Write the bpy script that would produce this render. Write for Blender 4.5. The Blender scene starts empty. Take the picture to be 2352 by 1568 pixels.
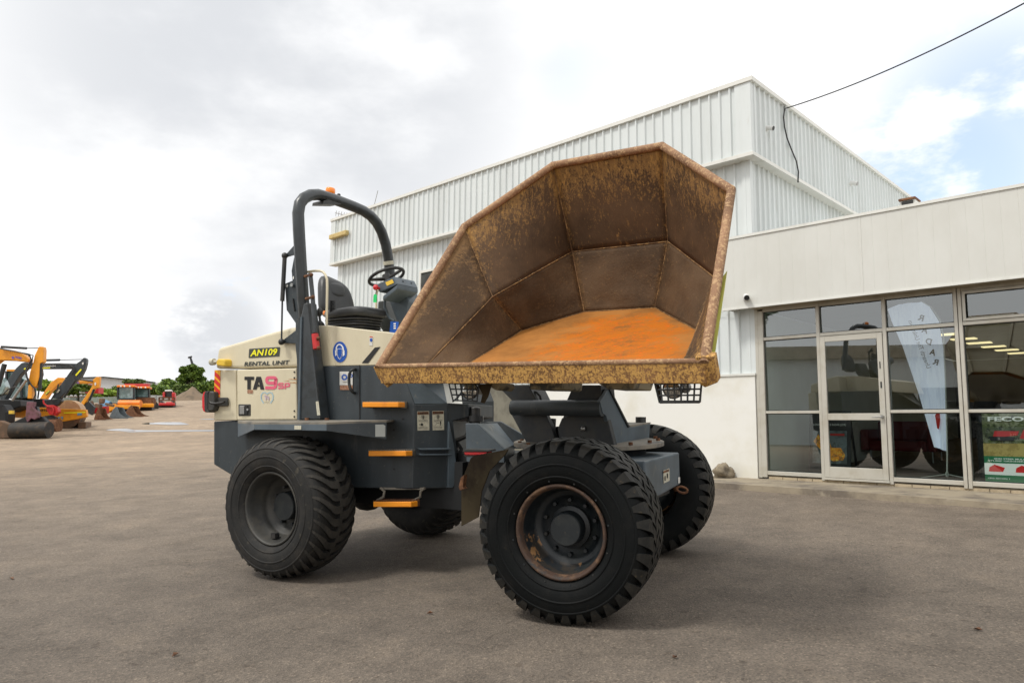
import bpy, bmesh, math, random
from mathutils import Vector as V, Matrix
random.seed(7)
C = bpy.context.scene.collection
R_ = math.radians

# ------------------------------------------------------------------ camera
F = 1681.3; PITCH = .112769; ROLL = .007478; EYE = V((0, 0, 1.26))
FW = V((0, math.cos(PITCH), math.sin(PITCH))); _u = V((0, -math.sin(PITCH), math.cos(PITCH))); _r = V((1, 0, 0))
RT = _r*math.cos(ROLL) + _u*math.sin(ROLL); UP = -_r*math.sin(ROLL) + _u*math.cos(ROLL)
cam = bpy.data.cameras.new('camera'); camo = bpy.data.objects.new('camera', cam); C.objects.link(camo)
m = Matrix((RT, UP, -FW)).transposed().to_4x4(); m.translation = EYE; camo.matrix_world = m
cam.sensor_width = 36; cam.lens = 36*F/2352; cam.clip_start = .05; cam.clip_end = 3000
bpy.context.scene.camera = camo

# surveying helpers: a measured direction meets a real plane of the scene
def ray(x, y): return FW + RT*((x-1176)/F) - UP*((y-784)/F)
def atY(x, y, Y): r = ray(x, y); return EYE + r*(Y/r.y)
def onp(x, y, pl): r = ray(x, y); return EYE + r*((pl[0]-EYE).dot(pl[1])/r.dot(pl[1]))
def gz(X, Y):
    x = max(-46, min(14, X)); y = max(-12, min(96, Y))
    z = .0345*x + .037*y - .190
    d = math.hypot(x, y)
    t = max(0, d-32)
    return z + .040*min(t, 50)*min(1, t/12)
def G(x, y):
    r = ray(x, y); lo, hi = .5, 400.
    t = lo
    while t < 300:
        p = EYE + r*t
        if p.z < gz(p.x, p.y): break
        t *= 1.02
    a, b = t/1.02, t
    for _ in range(30):
        q = (a+b)/2; p = EYE + r*q
        if p.z < gz(p.x, p.y): b = q
        else: a = q
    return EYE + r*b

# ------------------------------------------------------------------ objects
WL = {}
SPLIT = {'hydraulic_cylinder', 'lip_cheek', 'axle', 'ram_hose', 'lock_plate', 'red_machine_picture', 'mast_leg', 'skip_arm', 'underside_bracket', 'lever_clip', 'hand_rails', 'hydraulic_hose', 'engine_cover', 'tipping_ram', 'hose', 'plate_hole', 'strut_joint', 'belly_frame', 'hopper', 'blue_decal', 'cab_picture', 'green_band', 'lime_stripe', 'hinge_bolts', 'rust_run', 'awning_sash', 'mulcher_head', 'pivot_deck', 'ram_pin', 'drum', 'outer_wall'}
def tag(o, label=None, cat=None, group=None, kind=None):
    if label: o['label'] = label
    if cat: o['category'] = cat
    if group: o['group'] = group
    if kind: o['kind'] = kind
    return o
def thing(name, loc, label, cat, group=None):
    o = bpy.data.objects.new(name, None); C.objects.link(o); o.location = loc; o.empty_display_size = .2
    WL[o.name] = V(loc); return tag(o, label, cat, group)
def hang(o, parent, c):
    o.location = c; WL[o.name] = V(c)
    if parent is not None:
        o.parent = parent; o.matrix_parent_inverse = Matrix.Translation(-WL[parent.name])
def node(name, loc, parent):
    o = bpy.data.objects.new(name, None); C.objects.link(o); o.empty_display_size = .1; hang(o, parent, V(loc)); return o
def clone(o, parent=None):
    c = o.copy(); C.objects.link(c)
    if parent is not None: c.parent = parent
    for ch in list(o.children): clone(ch, c)
    return c

class MB:
    def __init__(s): s.v = []; s.f = []; s.sm = []; s.mi = []; s.k = 0
    def add(s, vs, fs, smooth=False):
        n = len(s.v); s.v += [V(p) for p in vs]
        for f in fs: s.f.append([i+n for i in f]); s.sm.append(smooth); s.mi.append(s.k)
        return s
    def poly(s, pts): return s.add(pts, [list(range(len(pts)))])
    def prism(s, pts, d):
        n = len(pts); vs = list(pts) + [V(p)+V(d) for p in pts]
        fs = [list(range(n)), list(range(2*n-1, n-1, -1))] + [[i, (i+1) % n, n+(i+1) % n, n+i] for i in range(n)]
        return s.add(vs, fs)
    def loft(s, a, b, cap=True):
        n = len(a); fs = [[i, (i+1) % n, n+(i+1) % n, n+i] for i in range(n)]
        if cap: fs += [list(range(n)), list(range(2*n-1, n-1, -1))]
        return s.add(list(a)+list(b), fs)
    def box(s, o, ax, ay, az):
        o, ax, ay, az = V(o), V(ax), V(ay), V(az)
        return s.prism([o, o+ax, o+ax+ay, o+ay], az)
    def cbox(s, c, ax, ay, az):
        ax, ay, az = V(ax), V(ay), V(az); return s.box(V(c)-(ax+ay+az)/2, ax, ay, az)
    def bar(s, a, b, w, h=None, up=(0, 0, 1)):
        a, b = V(a), V(b); d = (b-a).normalized(); h = h or w; x = d.cross(V(up))
        if x.length < 1e-4: x = V((1, 0, 0))
        x.normalize(); y = x.cross(d).normalized()
        return s.prism([a-x*w/2-y*h/2, a+x*w/2-y*h/2, a+x*w/2+y*h/2, a-x*w/2+y*h/2], b-a)
    def tube(s, pts, r, seg=8, caps=True, smooth=True, rad=None):
        pts = [V(p) for p in pts]; n = len(pts); rings = []
        t0 = (pts[1]-pts[0]).normalized(); ref = V((0, 0, 1)) if abs(t0.z) < .9 else V((1, 0, 0))
        x = t0.cross(ref).normalized()
        vs = []
        for i, p in enumerate(pts):
            a = (pts[i]-pts[i-1]).normalized() if i else t0
            b = (pts[i+1]-pts[i]).normalized() if i < n-1 else a
            t = (a+b).normalized() if (a+b).length > 1e-6 else a
            x = (x - t*x.dot(t)).normalized(); y = t.cross(x)
            k = 1/max(.5, t.dot(a)); rr = rad[i] if rad else r
            for j in range(seg):
                an = 2*math.pi*j/seg; vs.append(p + (x*math.cos(an)+y*math.sin(an))*rr*(1 if seg > 4 else k))
        fs = [[i*seg+j, i*seg+(j+1) % seg, (i+1)*seg+(j+1) % seg, (i+1)*seg+j] for i in range(n-1) for j in range(seg)]
        s.add(vs, fs, smooth)
        if caps: s.add(vs[:seg], [list(range(seg))[::-1]]); s.add(vs[-seg:], [list(range(seg))])
        return s
    def lathe(s, c, axis, prof, seg=32, caps=False, smooth=True, e1=None):
        c = V(c); n = V(axis).normalized()
        if e1 is None: e1 = n.cross(V((0, 0, 1)) if abs(n.z) < .9 else V((1, 0, 0)))
        e1 = e1.normalized(); e2 = n.cross(e1)
        vs = [c + n*h + (e1*math.cos(2*math.pi*j/seg)+e2*math.sin(2*math.pi*j/seg))*r for r, h in prof for j in range(seg)]
        k = len(prof)
        s.add(vs, [[i*seg+j, i*seg+(j+1) % seg, (i+1)*seg+(j+1) % seg, (i+1)*seg+j] for i in range(k-1) for j in range(seg)], smooth)
        if caps: s.add(vs[:seg], [list(range(seg))]); s.add(vs[-seg:], [list(range(seg))])
        return s
    def cyl(s, a, b, r, seg=16, r2=None):
        a, b = V(a), V(b); L = (b-a).length; return s.lathe(a, b-a, [(r, 0), (r if r2 is None else r2, L)], seg, True)
    def ball(s, c, r, sc=(1, 1, 1), seg=12, rings=8):
        vs = []; fs = []
        for i in range(rings+1):
            th = math.pi*i/rings
            for j in range(seg):
                ph = 2*math.pi*j/seg
                vs.append(V(c)+V((r*sc[0]*math.sin(th)*math.cos(ph), r*sc[1]*math.sin(th)*math.sin(ph), r*sc[2]*math.cos(th))))
        for i in range(rings):
            for j in range(seg): fs.append([i*seg+j, i*seg+(j+1) % seg, (i+1)*seg+(j+1) % seg, (i+1)*seg+j])
        return s.add(vs, fs, True)
    def stroke(s, pts, w, mapf):
        # flat ribbon in 2-D, mapped on to a surface
        n = len(pts); L = []; Rr = []
        for i in range(n):
            a = pts[max(0, i-1)]; b = pts[min(n-1, i+1)]
            dx, dy = b[0]-a[0], b[1]-a[1]; l = math.hypot(dx, dy) or 1
            nx, ny = -dy/l*w/2, dx/l*w/2
            L.append((pts[i][0]+nx, pts[i][1]+ny)); Rr.append((pts[i][0]-nx, pts[i][1]-ny))
        for i in range(n-1):
            s.poly([mapf(*L[i]), mapf(*L[i+1]), mapf(*Rr[i+1]), mapf(*Rr[i])])
        return s
    def pieces(s, tol=.015):
        par = list(range(len(s.v)))
        def find(a):
            while par[a] != a: par[a] = par[par[a]]; a = par[a]
            return a
        for f in s.f:
            for i in f[1:]: par[find(i)] = find(f[0])
        isl = {}
        for k, f in enumerate(s.f): isl.setdefault(find(f[0]), []).append(k)
        boxes = []
        for ks in isl.values():
            ps = [s.v[i] for k in ks for i in s.f[k]]
            lo = V(min(p[a] for p in ps) for a in range(3)); hi = V(max(p[a] for p in ps) for a in range(3))
            g = [lo, hi, list(ks)]; rest = []
            for b in boxes:
                if all(b[0][a] <= g[1][a]+tol and g[0][a] <= b[1][a]+tol for a in range(3)):
                    g = [V(min(g[0][a], b[0][a]) for a in range(3)), V(max(g[1][a], b[1][a]) for a in range(3)), g[2]+b[2]]
                else: rest.append(b)
            boxes = rest+[g]
        out = []
        for _, _, ks in boxes:
            q = MB(); mp = {}
            for k in ks:
                f = []
                for i in s.f[k]:
                    if i not in mp: mp[i] = len(q.v); q.v.append(s.v[i])
                    f.append(mp[i])
                q.f.append(f); q.sm.append(s.sm[k]); q.mi.append(s.mi[k])
            out.append(q)
        return out
    def build(s, name, mats, parent=None, bevel=0, seg=2, label=None, recalc=True, weld=False, solid=None, split=None):
        if split is None: split = name in SPLIT
        if split:
            ps = s.pieces()
            if len(ps) > 1:
                return [q.build(name, mats, parent, bevel, seg, label, recalc, weld, solid, False) for q in ps][0]
        vs = s.v; c = sum(vs, V())/max(1, len(vs))
        me = bpy.data.meshes.new(name); me.from_pydata([p-c for p in vs], [], s.f)
        for p, sm, mi in zip(me.polygons, s.sm, s.mi): p.use_smooth = sm; p.material_index = mi
        if recalc:
            b = bmesh.new(); b.from_mesh(me)
            if weld: bmesh.ops.remove_doubles(b, verts=b.verts, dist=1e-4)
            bmesh.ops.recalc_face_normals(b, faces=b.faces); b.to_mesh(me); b.free()
        for mt in (mats if isinstance(mats, (list, tuple)) else [mats]): me.materials.append(mt)
        o = bpy.data.objects.new(name, me); C.objects.link(o); hang(o, parent, c)
        if solid:
            q = o.modifiers.new('thickness', 'SOLIDIFY'); q.thickness = solid[0]; q.offset = solid[1]; q.material_offset = solid[2]
        if bevel:
            q = o.modifiers.new('bevel', 'BEVEL'); q.width = bevel; q.segments = seg; q.limit_method = 'ANGLE'; q.angle_limit = R_(35); q.harden_normals = False
        if label: o['label'] = label
        return o

_tc = {}
def glyphs(body, bold=0., shear=0., spacing=1.):
    k = (body, bold, shear, spacing)
    if k in _tc: return _tc[k]
    cu = bpy.data.curves.new('txt', 'FONT'); cu.body = body; cu.offset = bold; cu.shear = shear; cu.space_character = spacing; cu.resolution_u = 3
    ob = bpy.data.objects.new('txt', cu); C.objects.link(ob)
    dg = bpy.context.evaluated_depsgraph_get(); me = bpy.data.meshes.new_from_object(ob.evaluated_get(dg))
    vs = [(v.co.x, v.co.y) for v in me.vertices]; fs = [list(p.vertices) for p in me.polygons]
    bpy.data.objects.remove(ob); bpy.data.curves.remove(cu); bpy.data.meshes.remove(me)
    x0 = min(v[0] for v in vs); x1 = max(v[0] for v in vs); y0 = min(v[1] for v in vs); y1 = max(v[1] for v in vs)
    _tc[k] = ([((x-x0)/(x1-x0), (y-y0)/(y1-y0)) for x, y in vs], fs); return _tc[k]
def write(mb, body, bl, br, tl, lift, bold=.0, shear=0., spacing=1., mirror=False):
    # lettering on a flat surface: bottom-left, bottom-right and top-left corners of the line
    vs, fs = glyphs(body, bold, shear, spacing); bl, br, tl = V(bl), V(br), V(tl)
    mb.add([bl + (br-bl)*((1-x) if mirror else x) + (tl-bl)*y + V(lift) for x, y in vs], fs); return mb

# ------------------------------------------------------------------ materials
def mat(name, col, rough=.5, metal=0., col2=None, scale=3., lo=.45, hi=.6, detail=6., bump=0., bscale=60., spec=.5, stretch=None,
        fine=None, alpha=None, emit=None, coat=0., col3=None, s3=12., lo3=.6, hi3=.7, bdist=.01):
    m = bpy.data.materials.new(name); m.use_nodes = True; nt = m.node_tree; N = nt.nodes; L = nt.links
    b = N['Principled BSDF']; b.inputs['Roughness'].default_value = rough; b.inputs['Metallic'].default_value = metal
    b.inputs['Specular IOR Level'].default_value = spec; b.inputs['Base Color'].default_value = (*col, 1)
    if coat: b.inputs['Coat Weight'].default_value = coat; b.inputs['Coat Roughness'].default_value = .1
    geo = N.new('ShaderNodeNewGeometry'); pos = geo.outputs['Position']
    if stretch:
        mp = N.new('ShaderNodeMapping'); mp.inputs['Scale'].default_value = stretch; L.new(pos, mp.inputs['Vector']); spos = mp.outputs[0]
    else: spos = pos
    out = None
    def layer(prev, c2, sc, lo, hi, p, det):
        n = N.new('ShaderNodeTexNoise'); n.inputs['Scale'].default_value = sc; n.inputs['Detail'].default_value = det; n.inputs['Roughness'].default_value = .62
        L.new(p, n.inputs['Vector'])
        r = N.new('ShaderNodeMapRange'); r.inputs[1].default_value = lo; r.inputs[2].default_value = hi; r.interpolation_type = 'SMOOTHSTEP'; L.new(n.outputs['Fac'], r.inputs[0])
        x = N.new('ShaderNodeMix'); x.data_type = 'RGBA'; L.new(r.outputs[0], x.inputs['Factor'])
        if prev is None: x.inputs[6].default_value = (*col, 1)
        else: L.new(prev, x.inputs[6])
        x.inputs[7].default_value = (*c2, 1); return x.outputs[2]
    if col2: out = layer(out, col2, scale, lo, hi, spos, detail)
    if col3: out = layer(out, col3, s3, lo3, hi3, spos, detail)
    if fine: out = layer(out, fine[0], fine[1], fine[2], fine[3], pos, 2.)
    if out: L.new(out, b.inputs['Base Color'])
    if bump:
        n = N.new('ShaderNodeTexNoise'); n.inputs['Scale'].default_value = bscale; n.inputs['Detail'].default_value = 4; L.new(spos if stretch else pos, n.inputs['Vector'])
        bp = N.new('ShaderNodeBump'); bp.inputs['Strength'].default_value = bump; bp.inputs['Distance'].default_value = bdist
        L.new(n.outputs['Fac'], bp.inputs['Height']); L.new(bp.outputs[0], b.inputs['Normal'])
    if emit: b.inputs['Emission Color'].default_value = (*emit[0], 1); b.inputs['Emission Strength'].default_value = emit[1]
    return m
def glassy(name, tint, f0, rough=.0, gain=1.):
    # window glass: part mirror (rising at grazing angles), part see-through
    m = bpy.data.materials.new(name); m.use_nodes = True; nt = m.node_tree; N = nt.nodes; L = nt.links; N.clear()
    o = N.new('ShaderNodeOutputMaterial'); t = N.new('ShaderNodeBsdfTransparent'); t.inputs[0].default_value = (*tint, 1)
    g = N.new('ShaderNodeBsdfGlossy'); g.inputs['Roughness'].default_value = rough; g.inputs[0].default_value = (.93, .97, .98, 1)
    lw = N.new('ShaderNodeLayerWeight'); lw.inputs[0].default_value = .5
    p = N.new('ShaderNodeMath'); p.operation = 'POWER'; p.inputs[1].default_value = 4.; L.new(lw.outputs['Facing'], p.inputs[0])
    a = N.new('ShaderNodeMath'); a.operation = 'MULTIPLY_ADD'; a.inputs[1].default_value = gain*(1-f0); a.inputs[2].default_value = f0; a.use_clamp = True; L.new(p.outputs[0], a.inputs[0])
    mx = N.new('ShaderNodeMixShader'); L.new(a.outputs[0], mx.inputs[0]); L.new(t.outputs[0], mx.inputs[1]); L.new(g.outputs[0], mx.inputs[2]); L.new(mx.outputs[0], o.inputs[0])
    return m

M = {}
M['cream'] = mat('cream_paint', (.66, .595, .43), .4, col2=(.57, .505, .355), scale=2.6, lo=.38, hi=.75, col3=(.40, .31, .19), s3=8, lo3=.66, hi3=.84, coat=.12, stretch=(1, 1, .4), fine=((.45, .38, .26), 45, .68, .85))
M['slate'] = mat('slate_paint', (.041, .052, .060), .42, col2=(.026, .033, .038), scale=4, lo=.35, hi=.7, col3=(.10, .098, .085), s3=10, lo3=.58, hi3=.82, bump=.05, bscale=90, stretch=(1, 1, .22), fine=((.085, .085, .078), 34, .62, .8))
M['slate_light'] = mat('slate_paint_lit_dusty', (.088, .115, .138), .42, col2=(.06, .078, .092), scale=3, lo=.4, hi=.7, col3=(.17, .165, .14), s3=10, lo3=.58, hi3=.75)  # lit copy of slate paint: light-catching faces brightened in colour, plus dust patches
M['dust'] = mat('dusty_steel', (.23, .205, .165), .75, col2=(.1, .1, .095), scale=6, lo=.4, hi=.7)
M['black'] = mat('black_plastic', (.018, .019, .02), .45, col2=(.035, .033, .03), scale=8)
M['blacksteel'] = mat('black_steel', (.013, .017, .021), .5, col2=(.028, .028, .026), scale=5, col3=(.05, .04, .03), s3=14, lo3=.62, hi3=.75)
M['rops'] = mat('dark_grey_tube_paint', (.031, .038, .043), .36, col2=(.022, .026, .028), scale=9, col3=(.09, .07, .05), s3=18, lo3=.68, hi3=.76, coat=.15)
M['rubber'] = mat('tyre_rubber', (.017, .017, .0165), .7, col2=(.034, .031, .027), scale=7, lo=.42, hi=.72, col3=(.075, .066, .05), s3=16, lo3=.58, hi3=.78, bump=.2, bscale=120, spec=.3)
M['rubber_f'] = mat('black_tyre_rubber', (.0055, .0065, .0068), .58, col2=(.0105, .0105, .010), scale=7, lo=.45, hi=.72, col3=(.05, .038, .024), s3=20, lo3=.66, hi3=.82, bump=.15, bscale=120, spec=.13)
M['lug'] = mat('dusty_tread', (.048, .044, .038), .75, col2=(.028, .027, .024), scale=9, lo=.4, hi=.65, col3=(.09, .078, .058), s3=22, lo3=.6, hi3=.8, spec=.3)
M['lug_f'] = mat('worn_black_tread', (.026, .025, .022), .5, col2=(.015, .015, .014), scale=9, lo=.4, hi=.65, col3=(.09, .07, .044), s3=24, lo3=.60, hi3=.78, spec=.2)
M['barrel'] = mat('flaking_barrel_paint', (.012, .015, .018), .6, col2=(.27, .145, .06), scale=5, lo=.535, hi=.56, col3=(.03, .025, .02), s3=12, lo3=.48, hi3=.56)
M['void'] = mat('deep_black', (.006, .007, .008), .6)  # even near-black for parts under and behind the machines
M['rim'] = mat('grey_wheel_paint', (.034, .034, .031), .55, col2=(.06, .055, .045), scale=6, lo=.4, hi=.7, col3=(.03, .03, .03), s3=11, lo3=.55, hi3=.7)
M['rimdark'] = mat('dark_wheel_paint', (.011, .015, .018), .45, col2=(.024, .028, .028), scale=6, col3=(.16, .09, .04), s3=5, lo3=.68, hi3=.71)
M['rimrust'] = mat('worn_orange_rim', (.055, .03, .019), .75, col2=(.14, .078, .042), scale=9, lo=.45, hi=.62, col3=(.03, .03, .03), s3=7, lo3=.55, hi3=.66, bump=.3, bscale=60)
M['hub'] = mat('dark_hub_paint', (.011, .015, .018), .45, col2=(.02, .024, .025), scale=9, col3=(.06, .05, .04), s3=30, lo3=.66, hi3=.75)
M['rust'] = mat('brown_rust', (.11, .045, .02), .85, col2=(.2, .09, .04), scale=12, bump=.3, bscale=60)
M['orange'] = mat('orange_step_paint', (.86, .30, .01), .45, col2=(.74, .24, .012), scale=12, lo=.5, hi=.7)
M['flap'] = mat('olive_mudguard', (.05, .038, .02), .8, col2=(.022, .014, .008), scale=4, col3=(.1, .085, .055), s3=7, lo3=.6, hi3=.75, spec=.2, lo=.4, hi=.65)
M['red'] = mat('red_plastic', (.55, .02, .02), .4, col2=(.4, .02, .02), scale=10)
M['redlens'] = mat('red_lens', (.6, .012, .018), .2, coat=.5)
M['amber'] = mat('amber_lens', (.9, .24, .01), .2, coat=.5, emit=((.9, .22, .01), .15))
M['yellow'] = mat('yellow_plastic', (.75, .5, .05), .45)
M['white'] = mat('white_sticker', (.72, .71, .67), .5, col2=(.62, .6, .55), scale=20)
M['whitepaint'] = mat('white_lettering', (.82, .82, .8), .5)
M['pink'] = mat('pink_lettering', (.72, .12, .2), .5)
M['blackink'] = mat('black_lettering', (.012, .012, .012), .5)
M['blue'] = mat('blue_sign', (.008, .085, .42), .45)
M['lightblue'] = mat('light_blue_print', (.25, .5, .68), .5)
M['mauve'] = mat('mauve_print', (.5, .4, .5), .5)
M['yellowink'] = mat('yellow_lettering', (.9, .85, .02), .5)
M['hired'] = mat('red_reflective', (.62, .02, .015), .4)
M['hiyel'] = mat('amber_reflective', (.85, .4, .01), .4)
M['tape'] = mat('lime_reflective_tape', (.55, .56, .14), .5)
M['plate'] = mat('grey_name_plate', (.05, .055, .05), .45)
M['label'] = mat('cream_label', (.55, .53, .42), .6, col2=(.45, .42, .33), scale=60)
M['brownsticker'] = mat('brown_sticker', (.3, .14, .08), .6, col2=(.45, .25, .16), scale=60)
M['steel'] = mat('plain_steel', (.35, .35, .34), .35, .8)
M['chrome'] = mat('chromed_rod', (.55, .55, .55), .15, .9)
M['seat'] = mat('black_vinyl', (.028, .03, .031), .42, col2=(.04, .04, .04), scale=5, bump=.1, bscale=200)
M['green'] = mat('green_tag', (.02, .6, .16), .5)
M['lens'] = mat('headlamp_lens', (.35, .36, .34), .08, col2=(.12, .12, .12), scale=30, coat=1.)
M['mirrorlamp'] = mat('lamp_reflector', (.65, .65, .62), .15, .9, col2=(.3, .3, .28), scale=25)
# ------------------------------------------------------------------ setting materials
def asphalt():
    m = bpy.data.materials.new('asphalt'); m.use_nodes = True; nt = m.node_tree; N = nt.nodes; L = nt.links; b = N['Principled BSDF']
    pos = N.new('ShaderNodeNewGeometry').outputs['Position']
    def noise(sc, det=3., rough=.6, p=pos):
        n = N.new('ShaderNodeTexNoise'); n.inputs['Scale'].default_value = sc; n.inputs['Detail'].default_value = det; n.inputs['Roughness'].default_value = rough; L.new(p, n.inputs['Vector']); return n.outputs['Fac']
    def ramp(x, stops):
        r = N.new('ShaderNodeValToRGB'); L.new(x, r.inputs[0]); e = r.color_ramp.elements
        e[0].position = stops[0][0]; e[0].color = (*stops[0][1], 1); e[1].position = stops[-1][0]; e[1].color = (*stops[-1][1], 1)
        for p, c in stops[1:-1]: k = e.new(p); k.color = (*c, 1)
        return r.outputs[0]
    def mul(a, c, f=1.):
        x = N.new('ShaderNodeMix'); x.data_type = 'RGBA'; x.blend_type = 'MULTIPLY'; x.inputs['Factor'].default_value = f; L.new(a, x.inputs[6]); L.new(c, x.inputs[7]); return x.outputs[2]
    base = ramp(noise(.33, 5, .6), [(.3, (.162, .140, .118)), (.5, (.194, .167, .140)), (.72, (.226, .194, .161))])
    vor = N.new('ShaderNodeTexVoronoi'); vor.inputs['Scale'].default_value = 95; L.new(pos, vor.inputs['Vector'])
    stone = ramp(vor.outputs['Color'], [(.0, (.42, .42, .42)), (.5, (.92, .9, .89)), (.8, (1.18, 1.14, 1.09)), (1., (2.2, 2.1, 1.95))])
    c = mul(base, stone, .72)
    c = mul(c, ramp(noise(2.2, 6, .7), [(.3, (.72, .72, .72)), (.55, (1, 1, 1)), (.75, (1.2, 1.17, 1.12))]))
    c = mul(c, ramp(noise(.9, 5, .6), [(.34, (.92, .92, .92)), (.5, (1, 1, 1)), (.66, (1.07, 1.06, 1.04))]))
    c = mul(c, ramp(noise(14, 2, .5), [(.28, (.55, .52, .5)), (.36, (1, 1, 1)), (1, (1, 1, 1))]), .6)
    # tint by distance: darker by the parked machine, paler and warmer further off
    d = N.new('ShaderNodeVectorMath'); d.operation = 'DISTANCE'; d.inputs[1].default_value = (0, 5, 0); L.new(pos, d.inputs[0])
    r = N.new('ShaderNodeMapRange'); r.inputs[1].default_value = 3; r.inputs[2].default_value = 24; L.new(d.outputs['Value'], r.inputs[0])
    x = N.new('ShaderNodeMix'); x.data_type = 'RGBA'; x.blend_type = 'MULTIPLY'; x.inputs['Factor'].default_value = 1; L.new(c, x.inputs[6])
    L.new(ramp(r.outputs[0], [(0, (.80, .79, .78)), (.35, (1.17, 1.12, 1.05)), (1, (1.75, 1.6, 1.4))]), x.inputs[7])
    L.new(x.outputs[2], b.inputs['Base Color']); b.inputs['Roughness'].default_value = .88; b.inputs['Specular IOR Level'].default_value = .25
    bp = N.new('ShaderNodeBump'); bp.inputs['Strength'].default_value = .7; bp.inputs['Distance'].default_value = .006; L.new(vor.outputs['Distance'], bp.inputs['Height']); L.new(bp.outputs[0], b.inputs['Normal'])
    return m
M['asphalt'] = asphalt()
M['concrete'] = mat('stained_concrete', (.32, .27, .195), .85, col2=(.15, .125, .1), scale=1.6, lo=.42, hi=.66, col3=(.38, .33, .25), s3=5, lo3=.55, hi3=.75, bump=.25, bscale=70)
M['water'] = mat('puddle_water', (.03, .028, .022), .02, spec=1.)
M['corr'] = mat('white_profiled_steel', (.665, .705, .705), .42, col2=(.605, .64, .635), scale=1.6, lo=.4, hi=.7, stretch=(1, 1, .2), col3=(.5, .5, .45), s3=6, lo3=.62, hi3=.82)
M['trim'] = mat('white_flashing', (.70, .70, .66), .45, col2=(.6, .6, .55), scale=4, lo=.5, hi=.75)
M['fascia'] = mat('cream_grey_cladding', (.635, .637, .60), .45, col2=(.585, .583, .54), scale=1.3, lo=.35, hi=.7, col3=(.5, .48, .4), s3=3, lo3=.68, hi3=.85, stretch=(1, 1, .5))
M['soffit'] = mat('soffit_lining', (.42, .37, .28), .7, col2=(.3, .26, .19), scale=3)
M['render'] = mat('white_rendered_wall', (.78, .775, .735), .7, col2=(.70, .68, .60), scale=1.3, lo=.45, hi=.75, col3=(.56, .53, .44), s3=2.6, lo3=.66, hi3=.8, bump=.1, bscale=40)
M['olive'] = mat('olive_shaded_panel', (.13, .122, .095), .8, col2=(.19, .18, .14), scale=2)  # olive panel, its colour darkened for the shadow it stands in
M['alu'] = mat('aluminium_frame', (.52, .5, .44), .45, .15, col2=(.45, .42, .35), scale=3, lo=.45, hi=.7)
M['gasket'] = mat('dark_gasket', (.03, .035, .035), .6)
M['glass'] = glassy('window_glass', (.64, .72, .69), .195)
M['plaster'] = mat('interior_plaster', (.74, .76, .70), .7, col2=(.68, .70, .64), scale=1)
M['dark'] = mat('dark_interior', (.06, .065, .06), .8, col2=(.03, .03, .03), scale=1)
M['tile'] = mat('dark_floor_tiles', (.09, .11, .10), .3, col2=(.07, .085, .08), scale=2)
M['lampemit'] = mat('lit_ceiling_panel', (.9, .85, .7), .5, emit=((1., .78, .42), 1.7))
M['sofa'] = mat('red_sofa_fabric', (.16, .008, .01), .6)
M['brick'] = mat('cream_brick', (.45, .37, .25), .8, col2=(.36, .29, .19), scale=9)
M['stone'] = mat('rough_rubble', (.26, .215, .15), .9, col2=(.12, .1, .075), scale=5, lo=.4, hi=.62, bump=.6, bscale=18)
M['camwhite'] = mat('camera_housing', (.7, .7, .68), .4)
M['timber'] = mat('yellow_batten', (.55, .42, .17), .6, col2=(.45, .33, .13), scale=9)
M['flag'] = mat('white_flag_cloth', (.80, .83, .95), .8, col2=(.62, .66, .82), scale=5, emit=((.75, .8, 1.), .36), stretch=(3, 3, .5))  # cloth given a faint glow to look whiter behind the glass
M['posterblack'] = mat('black_poster', (.012, .013, .015), .5)
M['fire'] = mat('fire_picture', (.85, .30, .015), .5, col2=(.16, .08, .03), scale=16, lo=.48, hi=.6, col3=(.95, .65, .1), s3=22, lo3=.52, hi3=.66, emit=((.8, .3, .02), .12))  # printed picture with a slight added glow, not a light source
M['posterwhite'] = mat('poster_white', (.85, .85, .83), .5, emit=((1, 1, .97), .28))  # poster print made to glow a little so it reads through the glass
M['posterred'] = mat('poster_red', (.75, .03, .03), .5, emit=((.8, .03, .03), .22))  # red print, brightened by an added glow
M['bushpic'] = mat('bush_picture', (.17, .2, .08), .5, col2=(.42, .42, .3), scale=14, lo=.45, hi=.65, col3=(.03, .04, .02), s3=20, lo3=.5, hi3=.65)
M['straw'] = mat('dry_grass_picture', (.62, .46, .17), .5, col2=(.42, .30, .1), scale=14, emit=((.5, .36, .12), .12))  # grass print, brightened by a weak added glow
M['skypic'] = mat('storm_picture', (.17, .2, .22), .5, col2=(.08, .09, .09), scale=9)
M['dgreen'] = mat('dark_green_print', (.03, .22, .1), .5, emit=((.03, .22, .1), .12))  # green print, lifted by a weak added glow

# ------------------------------------------------------------------ ground
xs = [-900, -500, -250, -140, -100] + [-80+2.5*i for i in range(45)] + [40, 60, 100, 250, 500, 900]
ys = [-900, -400, -150, -60, -30] + [-20+2.5*i for i in range(60)] + [140, 170, 250, 500, 900, 1600]
mb = MB(); nx = len(xs)
mb.add([(x, y, gz(x, y)) for y in ys for x in xs], [[j*nx+i, j*nx+i+1, (j+1)*nx+i+1, (j+1)*nx+i] for j in range(len(ys)-1) for i in range(nx-1)], True)
tag(mb.build('ground', M['asphalt']), kind='structure')

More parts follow.
